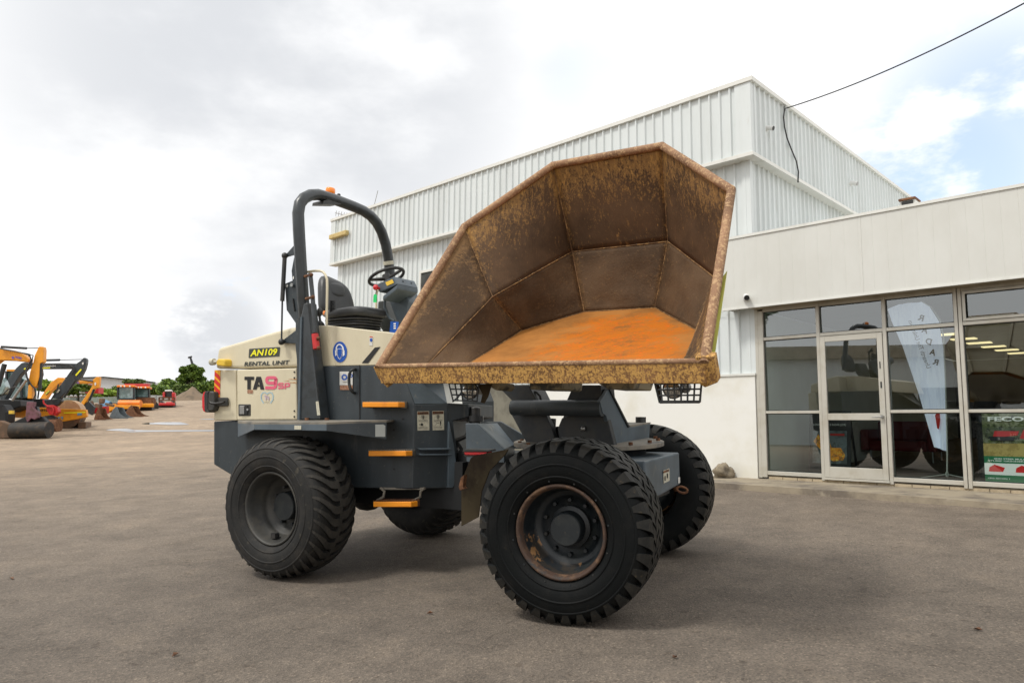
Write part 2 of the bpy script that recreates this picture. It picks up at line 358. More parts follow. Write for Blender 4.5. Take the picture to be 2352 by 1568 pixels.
def puddle(pts):
    mb = MB(); q = [G(*p) for p in pts]; mb.poly([V((p.x, p.y, gz(p.x, p.y)+.012)) for p in q])
    tag(mb.build('puddle', M['water'], recalc=False), kind='structure')
def zf(x, y): return (183.75+.125*x, 826.9+.125*y)
puddle([zf(*p) for p in [(470, 1285), (560, 1272), (700, 1262), (850, 1260), (1000, 1283), (1250, 1290), (1700, 1288), (2420, 1284), (2560, 1290), (2420, 1308), (1900, 1312), (1300, 1318), (920, 1324), (800, 1312), (700, 1300), (580, 1296)]])
puddle([zf(*p) for p in [(1130, 1170), (1210, 1156), (1320, 1151), (1500, 1143), (1700, 1139), (1850, 1142), (1930, 1158), (2010, 1186), (1800, 1190), (1620, 1190), (1400, 1178), (1250, 1178)]])
puddle([zf(*p) for p in [(2180, 1090), (2250, 1083), (2400, 1079), (2520, 1083), (2400, 1093)]])

# ------------------------------------------------------------------ buildings
YAW = .766426
DR = V((math.cos(YAW), -math.sin(YAW), 0)); DB = V((math.sin(YAW), math.cos(YAW), 0)); UZ = V((0, 0, 1))
CN = V((3.946, 11.9, 0))
def B(s, d, z): return CN + DR*s + DB*d + UZ*z      # s along the street front, d into the building, z up
def fpl(d): return (B(0, d, 0), -DB)
def fsz(x, y, d=0):
    p = onp(x, y, fpl(d)) - CN; return p.dot(DR), p.z
def ribs(mb, at, s0, s1, pitch=.19, h=.036, w=.056):
    # profiled sheet: at(s, out, top?) gives the point
    prof = [(s0, 0)]; s = s0+pitch*.5
    while s+w < s1:
        prof += [(s-w*.5, 0), (s-w*.22, h), (s+w*.22, h), (s+w*.5, 0)]; s += pitch
    prof.append((s1, 0)); n = len(prof)
    mb.add([at(a, o, 0) for a, o in prof]+[at(a, o, 1) for a, o in prof], [[i, i+1, n+i+1, n+i] for i in range(n-1)])
LW, DW = -12.3, 8.5
wh = thing('warehouse', B(-5, 4, 0), 'tall white profiled steel warehouse with overhanging parapet behind the raised skip', 'building')
mb = MB(); ribs(mb, lambda s, o, t: B(s, -o, (2.1, 5.8)[t]), LW, .02)
mb.poly([B(LW, 0, 0), B(LW, 0, 5.8), B(LW, DW, 5.8), B(LW, DW, 0)])
ribs(mb, lambda s, o, t: B(.02+o, s, (3., 5.8)[t]), 0, DW)
mb.box(B(-.1, -.03, 2.1), DR*.15, DB*.13, UZ*3.7); mb.box(B(LW-.03, -.03, .3), DR*.25, DB*.1, UZ*5.5)
mb.build('cladding_wall', M['corr'], wh, recalc=False)
mb = MB(); pz0, pz1, ov = 5.75, 6.97, .18
ribs(mb, lambda s, o, t: B(s, -ov-o, (pz0, pz1)[t]), LW-.15, .12)
ribs(mb, lambda s, o, t: B(.16+o, s, (pz0, pz1)[t]), -ov+.0, DW)
mb.poly([B(LW-.15, -ov, pz0), B(LW-.15, -ov, pz1), B(LW-.15, DW, pz1), B(LW-.15, DW, pz0)])
mb.box(B(-.1, -ov-.035, pz0), DR*.28, DB*.2, UZ*(pz1-pz0)); mb.box(B(LW-.17, -ov-.035, pz0), DR*.22, DB*.2, UZ*(pz1-pz0))
mb.build('parapet', M['corr'], wh, recalc=False)
mb = MB()
mb.box(B(LW-.19, -ov-.06, pz1), DR*(.42-LW), DB*.26, UZ*.07); mb.box(B(.09, -ov+.20, pz1), DR*.14, DB*(DW+.1), UZ*.07)
mb.box(B(LW-.19, -ov-.055, pz0-.06), DR*(.40-LW), DB*.235, UZ*.06); mb.box(B(.02, -ov+.18, pz0-.06), DR*.19, DB*(DW+.1), UZ*.06)
mb.build('flashing', M['trim'], wh)
mb = MB(); mb.poly([B(LW-.1, -.1, 6.6), B(.1, -.1, 6.6), B(.1, DW, 6.6), B(LW-.1, DW, 6.6)]); mb.build('roof', M['trim'], wh, recalc=False)
s1 = fsz(1236, 950)[0]; s0 = fsz(1118, 950)[0]
mb = MB(); mb.box(B(s1, -.05, 0), DR*(.035-s1), DB*.16, UZ*2.08); mb.build('rendered_wall', M['render'], wh, bevel=.006)
mb = MB(); mb.box(B(s1, -.07, 2.08), DR*(.05-s1), DB*.12, UZ*.035); mb.build('sill_flashing', M['trim'], wh)
mb = MB(); mb.box(B(s0, -.02, 0), DR*(s1-s0), DB*.12, UZ*2.09); mb.build('shaded_panel', M['olive'], wh)  # panel drawn in the shade-darkened olive
mb = MB(); ribs(mb, lambda s, o, t: B(s, -o, (.3, 2.1)[t]), LW, s0); mb.build('lower_cladding', M['corr'], wh, recalc=False)
ws, wz = fsz(969, 624)
wo = MB()
for a_ in ((0, -.95, .06, .95), (1.2, -.95, .06, .95), (.06, -.06, 1.14, .06), (.06, -.95, 1.14, .06), (.6, -.89, .04, .83)): wo.box(B(ws+a_[0], -.085, wz+a_[1]), DR*a_[2], DB*.12, UZ*a_[3])
w_ = wo.build('window', M['trim'], wh); g = MB(); g.box(B(ws+.06, -.06, wz-.89), DR*1.14, DB*.05, UZ*.83); g.build('pane', M['dark'], w_)

sh = thing('showroom', B(3, 1, 0), 'low cream grey showroom with deep fascia and aluminium shopfront glazing', 'building')
FX0, FX1, FO = -.33, 9., .35
mb = MB(); prof = []
s = FX0
while s < FX1:
    prof += [(s, 0), (s+.006, .0025), (s+.012, 0)]; s += .195
prof.append((FX1, 0)); n = len(prof)
mb.add([B(a, -FO+o, 3.16) for a, o in prof]+[B(a, -FO+o, 4.30) for a, o in prof], [[i, i+1, n+i+1, n+i] for i in range(n-1)])
mb.poly([B(FX0, -FO, 3.16), B(FX0, -FO, 4.30), B(FX0, .03, 4.30), B(FX0, .03, 3.16)])
mb.build('fascia', M['fascia'], sh, recalc=False)
mb = MB(); mb.box(B(FX0-.02, -FO-.018, 4.30), DR*9.4, DB*.16, UZ*.042); mb.box(B(FX0-.015, -FO-.012, 3.135), DR*9.38, DB*.03, UZ*.03); mb.build('fascia_capping', M['trim'], sh)
jx = fsz(1979, 600, -FO)[0]
mb = MB(); mb.box(B(jx, -FO-.006, 3.166), DR*.008, DB*.005, UZ*1.13); mb.build('sheet_joint', M['trim'], sh)
mb = MB(); mb.box(B(.06, -FO+.02, 3.15), DR*9., DB*.62, UZ*.02); mb.build('soffit', M['soffit'], sh)
mb = MB(); mb.box(B(.25, .3, 4.0), DR*9, DB*12, UZ*.05); mb.build('roof', M['trim'], sh)
# shopfront: frame members, panes
gd = .03
vs_ = [(.10, .185), (1.035, 1.085), (1.985, 2.035), (2.90, 2.945), (2.955, 3.0), (5.0, 5.05), (7.0, 7.05)]
mb = MB()
mb.box(B(.045, -.03, .45), DR*.055, DB*.14, UZ*2.7)
for i, (a, b) in enumerate(vs_): mb.box(B(a, -.03 if i != 4 else -.033, .46), DR*(b-a), DB*.12, UZ*(2.69 if i else 2.66))
bays = [(.185, 1.035), (1.085, 1.985), (2.035, 2.90), (3.0, 5.0), (5.05, 7.0)]
for i, (a, b) in enumerate(bays):
    w = b-a
    mb.box(B(a, -.024, 3.10), DR*w, DB*.1, UZ*.05)
    mb.box(B(a, -.024, 2.635), DR*w, DB*.1, UZ*.05)
    if i != 1:
        mb.box(B(a, -.024, 1.462), DR*w, DB*.1, UZ*.042)
        mb.box(B(a, -.026, .50), DR*w, DB*.1, UZ*.06)
mb.build('shopfront_frame', M['alu'], sh, bevel=.004, seg=1)
mb = MB()
for i, (a, b) in enumerate(bays):
    if i == 3:
        for z0, z1 in ((2.69, 3.095),):
            mb.box(B(a+.012, -.04, z0), DR*(b-a-.024), DB*.02, UZ*.035).box(B(a+.012, -.04, z1-.035), DR*(b-a-.024), DB*.02, UZ*.035)
            mb.box(B(a+.012, -.04, z0+.035), DR*.035, DB*.02, UZ*(z1-z0-.07)).box(B(b-.047, -.04, z0+.035), DR*.035, DB*.02, UZ*(z1-z0-.07))
mb.build('awning_sash', M['alu'], sh)
def pane(a, b, z0, z1, par=sh, d=gd):
    q = MB(); k_ = .019*(z1-z0)/2; q.poly([B(a, d+k_, z0), B(b, d+k_, z0), B(b, d-k_, z1), B(a, d-k_, z1)]); o = q.build('window_pane', M['glass'], par, recalc=False)
    k = MB(); e = .012
    for (p, r) in (((a, z0), (b, z0+e)), ((a, z1-e), (b, z1)), ((a, z0+e), (a+e, z1-e)), ((b-e, z0+e), (b, z1-e))):
        k.poly([B(p[0], d-.018, p[1]), B(r[0], d-.018, p[1]), B(r[0], d-.018, r[1]), B(p[0], d-.018, r[1])])
    k.build('gasket', M['gasket'], o, recalc=False)
for i, (a, b) in enumerate(bays):
    pane(a, b, 2.685, 3.10)
    if i != 1: pane(a, b, 1.504, 2.635); pane(a, b, .56, 1.462)
# door
dx0, dx1 = 1.09, 1.98
dr = MB()
dr.box(B(dx0, -.045, .51), DR*.075, DB*.05, UZ*2.115).box(B(dx1-.075, -.045, .51), DR*.075, DB*.05, UZ*2.115)
dr.box(B(dx0+.075, -.045, 2.54), DR*(dx1-dx0-.15), DB*.05, UZ*.085).box(B(dx0+.075, -.045, 1.36), DR*(dx1-dx0-.15), DB*.05, UZ*.10)
dr.box(B(dx0+.075, -.045, .51), DR*(dx1-dx0-.15), DB*.05, UZ*.16).box(B(dx0-.01, -.06, .475), DR*(dx1-dx0+.02), DB*.08, UZ*.03)
door = dr.build('door', M['alu'], sh, bevel=.004, seg=1)
for z0, z1 in ((.67, 1.36), (1.46, 2.54)):
    q = MB(); k_ = .019*(z1-z0)/2; q.poly([B(dx0+.075, -.02+k_, z0), B(dx1-.075, -.02+k_, z0), B(dx1-.075, -.02-k_, z1), B(dx0+.075, -.02-k_, z1)]); q.build('door_pane', M['glass'], door, recalc=False)
mb = MB(); mb.cyl(B(dx1-.04, -.1, 1.41), B(dx1-.04, -.045, 1.41), .022).tube([B(dx1-.04, -.095, 1.41), B(dx1-.17, -.1, 1.405)], .009)
mb.build('door_handle', M['steel'], door)
mb = MB(); mb.box(B(dx1-.05, -.05, 1.82), DR*.02, DB*.006, UZ*.09).box(B(dx1-.05, -.05, 2.1), DR*.014, DB*.006, UZ*.1); mb.build('lock_plate', M['blacksteel'], door)
# plinth of brick under the frame
mb = MB(); s = .2
while s < 9:
    mb.box(B(s, -.012, .3), DR*.222, DB*.08, UZ*.17); s += .23
mb.build('brick_plinth', M['brick'], sh, bevel=.004, seg=1)
mb = MB(); mb.box(B(.2, .004, .3), DR*8.8, DB*.1, UZ*.185); mb.build('plinth_mortar', M['concrete'], sh)
# room behind the glass
mb = MB(); mb.box(B(.15, .12, .40), DR*9, DB*12, UZ*.11); mb.build('showroom_floor', M['tile'], sh)
mb = MB(); mb.box(B(.10, .12, .51), DR*.06, DB*12, UZ*2.6); mb.box(B(.16, .12, .51), DR*.012, DB*12, UZ*.1); mb.build('side_wall', M['plaster'], sh)
mb = MB(); mb.box(B(.16, 12., .51), DR*9, DB*.1, UZ*2.6); mb.build('back_wall', M['blacksteel'], sh)
mb = MB(); mb.box(B(.16, .12, 3.13), DR*9, DB*12, UZ*.04); mb.build('room_ceiling', M['dark'], sh)
mb = MB(); mb.box(B(9.1, .0, .3), DR*.1, DB*12.4, UZ*3.8); mb.box(B(-.2, 12.3, .3), DR*9.4, DB*.1, UZ*3.8); mb.build('outer_wall', M['fascia'], sh)
for k in range(6):
    q = MB(); q.box(B(1.36+.07*k, 5.1+1.05*k, 3.105), DR*.45, DB*.26, UZ*.018)
    tag(q.build('ceiling_light', M['lampemit']), 'glowing warm rectangular ceiling light in a row inside the showroom', 'ceiling light', 'lit ceiling lights inside the showroom')
# things inside
_ps = (onp(1862, 1060, fpl(1.0))-CN).dot(DR)
def stand_poster(name, s, d, w, h, z0, label, tilt=.12):
    t = thing(name, B(s, d, z0), label, 'poster')
    def P(a, b, o=0): return B(s, d, z0) + DR*a*w + UZ*b*h + DB*(tilt*b*h-o)
    return t, P
t, P = stand_poster('poster_stand', _ps, 1.0, .60, .98, .51, 'black A-frame poster with fire picture and RADAR heading behind the glass door')
mb = MB(); mb.prism([P(-.06, 0), P(1.06, 0), P(1.06, 1.03), P(-.06, 1.03)], DB*.02); mb.bar(P(0, 1)+DB*.03, P(0, 0)+DB*.4, .03).bar(P(1, 1)+DB*.03, P(1, 0)+DB*.4, .03); mb.build('frame', M['posterblack'], t)
mb = MB(); mb.poly([P(.04, .16, .006), P(.96, .16, .006), P(.96, .70, .006), P(.04, .70, .006)]); mb.build('storm_picture', M['skypic'], t, recalc=False)
mb = MB(); mb.poly([P(*a, .010) for a in [(.06, .52), (.2, .64), (.34, .5), (.5, .52), (.56, .42), (.8, .42), (.92, .3), (.86, .22), (.6, .2), (.4, .26), (.3, .36), (.14, .46)]]); mb.build('fire_picture', M['fire'], t, recalc=False)
for _w in (('DRADAR', .42, .88, .90, .945, .01, 1.3), ('LONG DISTANCE RADAR (LDR)', .06, .94, .775, .82, .02, 1), ('dradar.com.au', .3, .75, .09, .12, .01, 1)):
    mb = MB(); write(mb, _w[0], P(_w[1], _w[3], .012), P(_w[2], _w[3], .012), P(_w[1], _w[4], .012), (0, 0, 0), _w[5], spacing=_w[6]); mb.build('lettering', M['whitepaint'], t, recalc=False)
mb = MB(); mb.poly([P(.52, .62, .012), P(.9, .62, .012), P(.9, .655, .012), P(.52, .655, .012)]); mb.build('red_heading', M['hired'], t, recalc=False)

t, P = stand_poster('forestry_poster', 3.10, .22, 1.15, .92, .56, 'large green bordered poster with FECON heading and red mulching machine in right window', .02)
mb = MB(); mb.prism([P(-.06, -.03), P(1.04, -.03), P(1.04, 1.03), P(-.06, 1.03)], DB*.02); mb.build('board', M['posterblack'], t)
mb = MB(); mb.poly([P(0, .42, .005), P(1, .42, .005), P(1, 1, .005), P(0, 1, .005)]); mb.build('bush_picture', M['bushpic'], t, recalc=False)
mb = MB(); mb.poly([P(0, .36, .008), P(1, .36, .008), P(1, .56, .008), P(0, .54, .008)]); mb.build('grass_picture', M['straw'], t, recalc=False)
mb = MB(); mb.poly([P(0, .0, .008), P(1, .0, .008), P(1, .095, .008), P(0, .095, .008)]).poly([P(0, .26, .008), P(1, .26, .008), P(1, .36, .010), P(0, .36, .010)]); mb.build('green_band', M['dgreen'], t, recalc=False)
mb = MB(); mb.poly([P(0, .095, .008), P(1, .095, .008), P(1, .26, .008), P(0, .26, .008)]); mb.build('white_band', M['posterwhite'], t, recalc=False)
mb = MB()
for pts in ([(.1, .62), (.34, .66), (.36, .72), (.12, .72)], [(.36, .62), (.5, .60), (.52, .72), (.4, .74)], [(.62, .6), (.95, .6), (.95, .78), (.64, .78)], [(.48, .47), (.98, .44), (.98, .5), (.5, .52)]): mb.poly([P(a, b, .012) for a, b in pts])
for x in (.04, .3, .56, .8): mb.poly([P(x, .14, .012), P(x+.14, .14, .012), P(x+.16, .2, .012), P(x+.06, .24, .012), P(x+.01, .2, .012)])
mb.build('red_machine_picture', M['posterred'], t, recalc=False)
mb = MB(); mb.poly([P(.44, .66, .014), P(.64, .66, .014), P(.62, .84, .014), P(.5, .84, .014)]).poly([P(.08, .58, .014), P(.3, .58, .014), P(.32, .64, .014), P(.06, .64, .014)]); mb.build('cab_picture', M['blackink'], t, recalc=False)
for _w in (('FECON', .06, .52, .86, .925, .03), ('FORESTRY', .56, .84, .895, .92, .02), ('EQUIPMENT', .56, .88, .865, .89, .02), ('1800 FECON 1', .03, .24, .035, .055, .01), ('SKID STEER MULCHERS - EXCAVATOR MULCHERS', .1, .95, .315, .335, .02), ('STUMP GRINDERS - FORESTRY TRACTORS', .04, .9, .285, .303, .02)):
    mb = MB(); write(mb, _w[0], P(_w[1], _w[3], .014), P(_w[2], _w[3], .014), P(_w[1], _w[4], .014), (0, 0, 0), _w[5]); mb.build('lettering', M['posterwhite'], t, recalc=False)

# feather flag seen from its back
fd = .75; FP = fpl(fd)
def ff(x, y): return (1617+.375*x, 588+.375*y)
t = thing('feather_flag', onp(*ff(1488, 1335), FP), 'white feather flag with mirrored RADAR lettering standing inside the showroom', 'flag')
out = [(1330, 275), (1385, 320), (1430, 390), (1455, 480), (1468, 700), (1476, 900), (1482, 1190), (1462, 1180), (1410, 1172), (1330, 880), (1245, 590), (1180, 470), (1215, 400), (1280, 330)]
mb = MB(); L_ = [(1246, 272), (1121, 322), (1146, 400), (1213, 551), (1313, 834), (1365, 1005), (1413, 1168)]; R2 = [(1310, 268), (1385, 312), (1442, 400), (1468, 560), (1478, 834), (1483, 1005), (1487, 1195)]
nv = 10; vv = []
for (a, b) in zip(L_, R2):
    for k in range(nv+1):
        f = k/nv; p = onp(*ff(a[0]+(b[0]-a[0])*f, a[1]+(b[1]-a[1])*f), FP); vv.append(p + DB*(.03*math.sin(f*9+a[1]*.004)))
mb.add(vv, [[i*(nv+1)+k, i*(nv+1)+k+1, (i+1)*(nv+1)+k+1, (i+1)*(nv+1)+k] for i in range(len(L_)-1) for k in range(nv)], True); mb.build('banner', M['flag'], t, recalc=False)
mb = MB(); mb.tube([onp(*ff(*p), FP) for p in [(1246, 266), (1320, 268), (1395, 312), (1447, 392), (1468, 500), (1476, 700), (1484, 950), (1490, 1210), (1489, 1335)]], .011); mb.build('pole', M['trim'], t)
mb = MB()
for q in [(1330, 1355), (1600, 1358), (1489, 1325)]: mb.tube([onp(*ff(1488, 1335), FP), onp(*ff(*q), fpl(fd-.15))], .007)
mb.cyl(onp(*ff(1489, 1350), FP), onp(*ff(1489, 1322), FP), .02); mb.build('foot', M['trim'], t)
mb = MB()
def fl(x, y): return onp(*ff(x, y), fpl(fd-.06))
for ch, x, y, sz in (('R', 1305, 390, 46), ('A', 1330, 465, 46), ('D', 1353, 535, 46), ('A', 1378, 600, 46), ('R', 1396, 660, 44)):
    c_ = .35; e = (sz*.8, sz*.25); u_ = (sz*.2, -sz*.8)
    write(mb, ch, fl(x, y), fl(x+e[0], y+e[1]), fl(x+u_[0], y+u_[1]), (0, 0, 0), .035, mirror=True)
write(mb, 'Unearth The Unknown', fl(1365, 690), fl(1250, 400), fl(1392, 680), (0, 0, 0), 0)
mb.build('lettering', M['blackink'], t, recalc=False)
mb = MB(); mb.poly([fl(x, y) for x, y in [(1415, 975), (1440, 935), (1448, 1000), (1440, 1060), (1428, 1055)]]); mb.build('red_emblem', M['hired'], t, recalc=False)
# sofa
t = thing('sofa', B(1.6, 4.5, .51), 'dark red sofa on thin metal legs deep inside the showroom', 'sofa')
so = onp(2068, 1030, fpl(4.4)) - CN; ss = so.dot(DR)
mb = MB(); mb.box(B(ss-.52, 4.2, .80), DR*1.04, DB*.7, UZ*.2).box(B(ss-.52, 4.75, 1.0), DR*1.04, DB*.18, UZ*.38).box(B(ss-.68, 4.2, .80), DR*.16, DB*.73, UZ*.42).box(B(ss+.52, 4.2, .80), DR*.16, DB*.73, UZ*.42); mb.build('seat', M['sofa'], t, bevel=.04)
for a in (-.5, .6):
    for d in (4.25, 4.85): q = MB(); q.cyl(B(ss+a, d, .51), B(ss+a, d, .81), .015, 8); q.build('leg', M['steel'], t)

# apron
mb = MB(); ap = []
for s in [-1.6, -.6, .02, .5, 2, 4, 6, 9]:
    for d in (-1.12, -.55, -.02):
        p = B(s, d, 0); ap.append(V((p.x, p.y, max(gz(p.x, p.y)+.006, .425 + .02*(d+.5) - (.012*max(0, s-2) if d < -.1 else 0)))))
mb.add(ap, [[i*3+k, (i+1)*3+k, (i+1)*3+k+1, i*3+k+1] for i in range(7) for k in range(2)])
for i in range(7): a, b = ap[i*3], ap[(i+1)*3]; mb.poly([a, b, b-UZ*.3, a-UZ*.3])
tag(mb.build('concrete_apron', M['concrete'], recalc=False), kind='structure')
# rubble by the wall
import mathutils.noise as mn
def lump(name, c, r, sc, amp, m, lab, cat):
    mb = MB(); mb.ball((0, 0, 0), 1, (1, 1, 1), 20, 14)
    mb.v = [V(c)+V((p.x*sc[0], p.y*sc[1], p.z*sc[2]))*r*(1+amp*mn.noise(p*1.7+V(c))+amp*.4*mn.noise(p*5)) for p in mb.v]
    return tag(mb.build(name, m), lab, cat)
q = onp(1661, 1085, fpl(-.25)); lump('concrete_rubble', V((q.x, q.y, .50)), .17, (1, .9, .85), .5, M['stone'], 'rough tan lump of rubble lying against the white wall behind the wheel', 'rubble')

# fittings on the walls
RW = (B(.16, 0, 0), DR)
def camera_thing(c, out, r, label, dark=True):
    t = thing('security_camera', c, label, 'camera'); out = V(out).normalized()
    mb = MB(); mb.cyl(c, c+out*r*1.2, r*1.1, 14); mb.build('mount', M['camwhite'], t)
    a = c+out*r*1.6+UZ*r*.3; d = (out+UZ*-.35).normalized(); mb = MB(); mb.cyl(a-d*r, a+d*r*2.2, r, 14); mb.build('housing', M['camwhite'], t)
    mb = MB(); mb.cyl(a+d*r*2.2, a+d*r*2.35, r*.93, 14); mb.build('lens', M['blackink'] if dark else M['steel'], t)
camera_thing(onp(1713, 685, fpl(-FO)), V((-.22, -.97, 0)), .045, 'dark faced security camera on cream fascia near the window corner')
camera_thing(onp(1757, 298, RW), DR, .04, 'small wall camera high on the tall side wall near the corner')
camera_thing(onp(1950, 424, RW), DR, .045, 'small pale camera on tall side wall above the showroom roof', False)
mb = MB(); a, za = fsz(765, 545, -ov-.08); b, zb = fsz(799, 541, -ov-.08); mb.box(B(a-.1, -ov-.16, za-.06), DR*(b-a+.1), DB*.12, UZ*.13)
tag(mb.build('batten_light', M['timber'], bevel=.02), 'yellowed batten light on far left end of the warehouse parapet', 'light')
# aerial and whip
t = thing('tv_aerial', onp(790, 494, fpl(.5)), 'comb shaped television aerial on the far left of the warehouse roof', 'aerial')
ap_ = fpl(.5); mb = MB(); mb.tube([onp(770, 489, ap_), onp(800, 496, ap_)], .012, 6)
for k in range(5): x = 772+6*k; mb.tube([onp(x+1, 486+1.2*k-2, ap_), onp(x-1, 486+1.2*k+10, ap_)], .009, 6)
mb.build('elements', M['steel'], t); mb = MB(); mb.tube([onp(795, 495, ap_), onp(796, 520, ap_)], .015, 6); mb.build('mast', M['steel'], t)
mb = MB(); mb.tube([onp(868, 438, ap_), onp(858, 478, ap_)], .010, 6); tag(mb.build('whip_antenna', M['steel']), 'thin whip antenna rising from the warehouse roof behind the roll bar', 'antenna')
# cable
p0 = onp(1802, 250, (B(.2, 0, 0), DR)); p1 = EYE + ray(2400, -18)*9
t = thing('overhead_cable', p0, 'black service cable running from the tall side wall up out of the frame', 'cable')
mb = MB(); pts = []
for i in range(21):
    f = i/20; p = p0.lerp(p1, f); p.z -= .12*4*f*(1-f); pts.append(p)
mb.tube(pts, .010, 6); mb.build('span', M['blackink'], t)
mb = MB(); mb.tube([onp(x, y, (B(.22, 0, 0), DR)) for x, y in [(1802, 250), (1800, 270), (1802, 292), (1808, 318), (1818, 344), (1829, 370), (1834, 395), (1833, 419)]], .012, 6); mb.build('drop_loop', M['blackink'], t)
mb = MB(); mb.cyl(p0-DR*.06, p0+DR*.03, .04, 10); mb.build('wall_bracket', M['steel'], t)
mb = MB(); mb.tube([onp(1640, 716, fpl(-.06)), onp(1700, 712, fpl(-.1)), onp(1760, 702, fpl(-.2)), onp(1850, 688, fpl(-.3))], .006, 6); tag(mb.build('wall_cable', M['trim']), 'thin pale cable strung along the underside of the fascia beside the skip', 'cable')
# rooftop unit
ac = onp(2090, 462, fpl(2.6)); t = thing('rooftop_unit', ac, 'small rusty box unit on the showroom roof by the tall wall', 'roof unit')
mb = MB(); mb.cbox(ac-UZ*.22, DR*.24, DB*.3, UZ*.4); mb.build('casing', M['trim'], t); mb = MB(); mb.cbox(ac+UZ*.0-DB*.02, DR*.27, DB*.34, UZ*.035); mb.build('rusty_lid', M['rust'], t)
mb = MB(); mb.cbox(ac-DB*.16-UZ*.08, DR*.18, DB*.03, UZ*.09); mb.build('vent', M['blackink'], t)

# buildings and a tree across the yard, behind the photographer (they show in the glass)
ob = thing('opposite_shed', (-36, -12, 0), 'long pale shed with grey roof across the yard, seen reflected in the windows', 'building')
mb = MB(); mb.box((-44, -40, -2), (8, 0, 0), (0, 42, 0), (0, 0, 6.5)); mb.build('wall', M['corr'], ob)
mb = MB(); mb.box((-44.5, -40.5, 4.5), (9, 0, 0), (0, 43, 0), (0, 0, .9)); mb.build('roof', M['soffit'], ob)
mb = MB(); mb.box((-36, -20, -2), (.06, 0, 0), (0, 5, 0), (0, 0, 4.3)); mb.build('roller_door', M['dark'], ob)
# ------------------------------------------------------------------ vegetation
def leafmat(name, a, b):
    m = bpy.data.materials.new(name); m.use_nodes = True; nt = m.node_tree; N = nt.nodes; L = nt.links; bs = N['Principled BSDF']
    g = N.new('ShaderNodeNewGeometry'); r = N.new('ShaderNodeValToRGB'); L.new(g.outputs['Random Per Island'], r.inputs[0])
    r.color_ramp.elements[0].color = (*a, 1); r.color_ramp.elements[1].color = (*b, 1); L.new(r.outputs[0], bs.inputs['Base Color'])
    bs.inputs['Roughness'].default_value = .6; bs.inputs['Specular IOR Level'].default_value = .3
    return m
M['leaf'] = leafmat('green_leaves', (.035, .075, .012), (.17, .25, .035))
M['leafbright'] = leafmat('bright_green_leaves', (.10, .18, .016), (.28, .38, .05))
M['leafdark'] = leafmat('dark_green_leaves', (.03, .06, .012), (.14, .19, .04))
M['bark'] = mat('bark', (.09, .07, .05), .9, col2=(.05, .04, .03), scale=8)
def leaves(mb, c, r, n, size, rnd):
    for _ in range(n):
        d = V((rnd.gauss(0, 1), rnd.gauss(0, 1), rnd.gauss(0, 1))).normalized()*(rnd.random()**.45)
        p = V(c)+V((d.x*r[0], d.y*r[1], d.z*r[2])); a = V((rnd.gauss(0, 1), rnd.gauss(0, 1), rnd.gauss(0, .6))).normalized(); b = a.cross(V((rnd.gauss(0, 1), rnd.gauss(0, 1), rnd.gauss(0, 1)))).normalized()
        s = size*rnd.uniform(.6, 1.4); mb.add([p-a*s, p+b*s*.5, p+a*s, p-b*s*.5], [[0, 1, 2, 3]])
def bush(px, py, rx, ry, Y, n, m, label, size=.42, group=None, depth=3.):
    rnd = random.Random(int(px*7+py)); base = atY(px, py+ry, Y); z0 = gz(base.x, base.y)
    k = Y/F; t = thing('bush', (base.x, base.y, z0), label, 'bush', group); mb = MB()
    for i in range(7):
        cx = px+rx*rnd.uniform(-.7, .7); cy = py+ry*rnd.uniform(-.55, .35); c = atY(cx, cy, Y+rnd.uniform(-1, 1)*depth*.5)
        leaves(mb, c, (rx*.5*k, depth*.6, ry*.5*k), int(n*1.8)//7, size*.66, rnd)
    mb.build('foliage', m, t, recalc=False)
    q = MB(); q.tube([V((base.x, base.y, z0-.1)), atY(px, py, Y)], .1, 6, rad=[.12, .05]); q.build('stem', M['bark'], t)
def tree(px, top, basey, rx, Y, n, m, label, blobs, size=.5):
    rnd = random.Random(int(px)); base = atY(px, basey, Y); z0 = gz(base.x, base.y)-.1; k = Y/F; t = thing('tree', (base.x, base.y, z0), label, 'tree'); mb = MB(); tr = MB()
    fork = atY(px, (top*.45+basey*.55), Y); tr.tube([V((base.x, base.y, z0)), V((base.x, base.y, z0)).lerp(fork, .5)+V((.1, 0, 0)), fork], .3, 8, rad=[.36, .28, .2])
    for (dx, y, r) in blobs:
        c = atY(px+dx, y, Y+rnd.uniform(-1.5, 1.5)); leaves(mb, c, (r*k, r*k*1.1, r*k*.8), int(n*1.7)//len(blobs), size*.68, rnd); tr.tube([fork, fork.lerp(c, .6)+V((0, 0, .15)), c], .1, 5, rad=[.14, .09, .03])
    mb.build('crown', m, t, recalc=False); tr.build('trunk', M['bark'], t)
tree(436, 840, 934, 30, 108, 3400, M['leaf'], 'tallest bushy tree rising above the hedge left of the machine', [(-14, 850, 10), (6, 845, 11), (22, 851, 10), (-8, 864, 14), (14, 862, 14), (-20, 872, 10), (26, 872, 11), (2, 878, 15), (30, 880, 9), (-24, 884, 8)], .38)
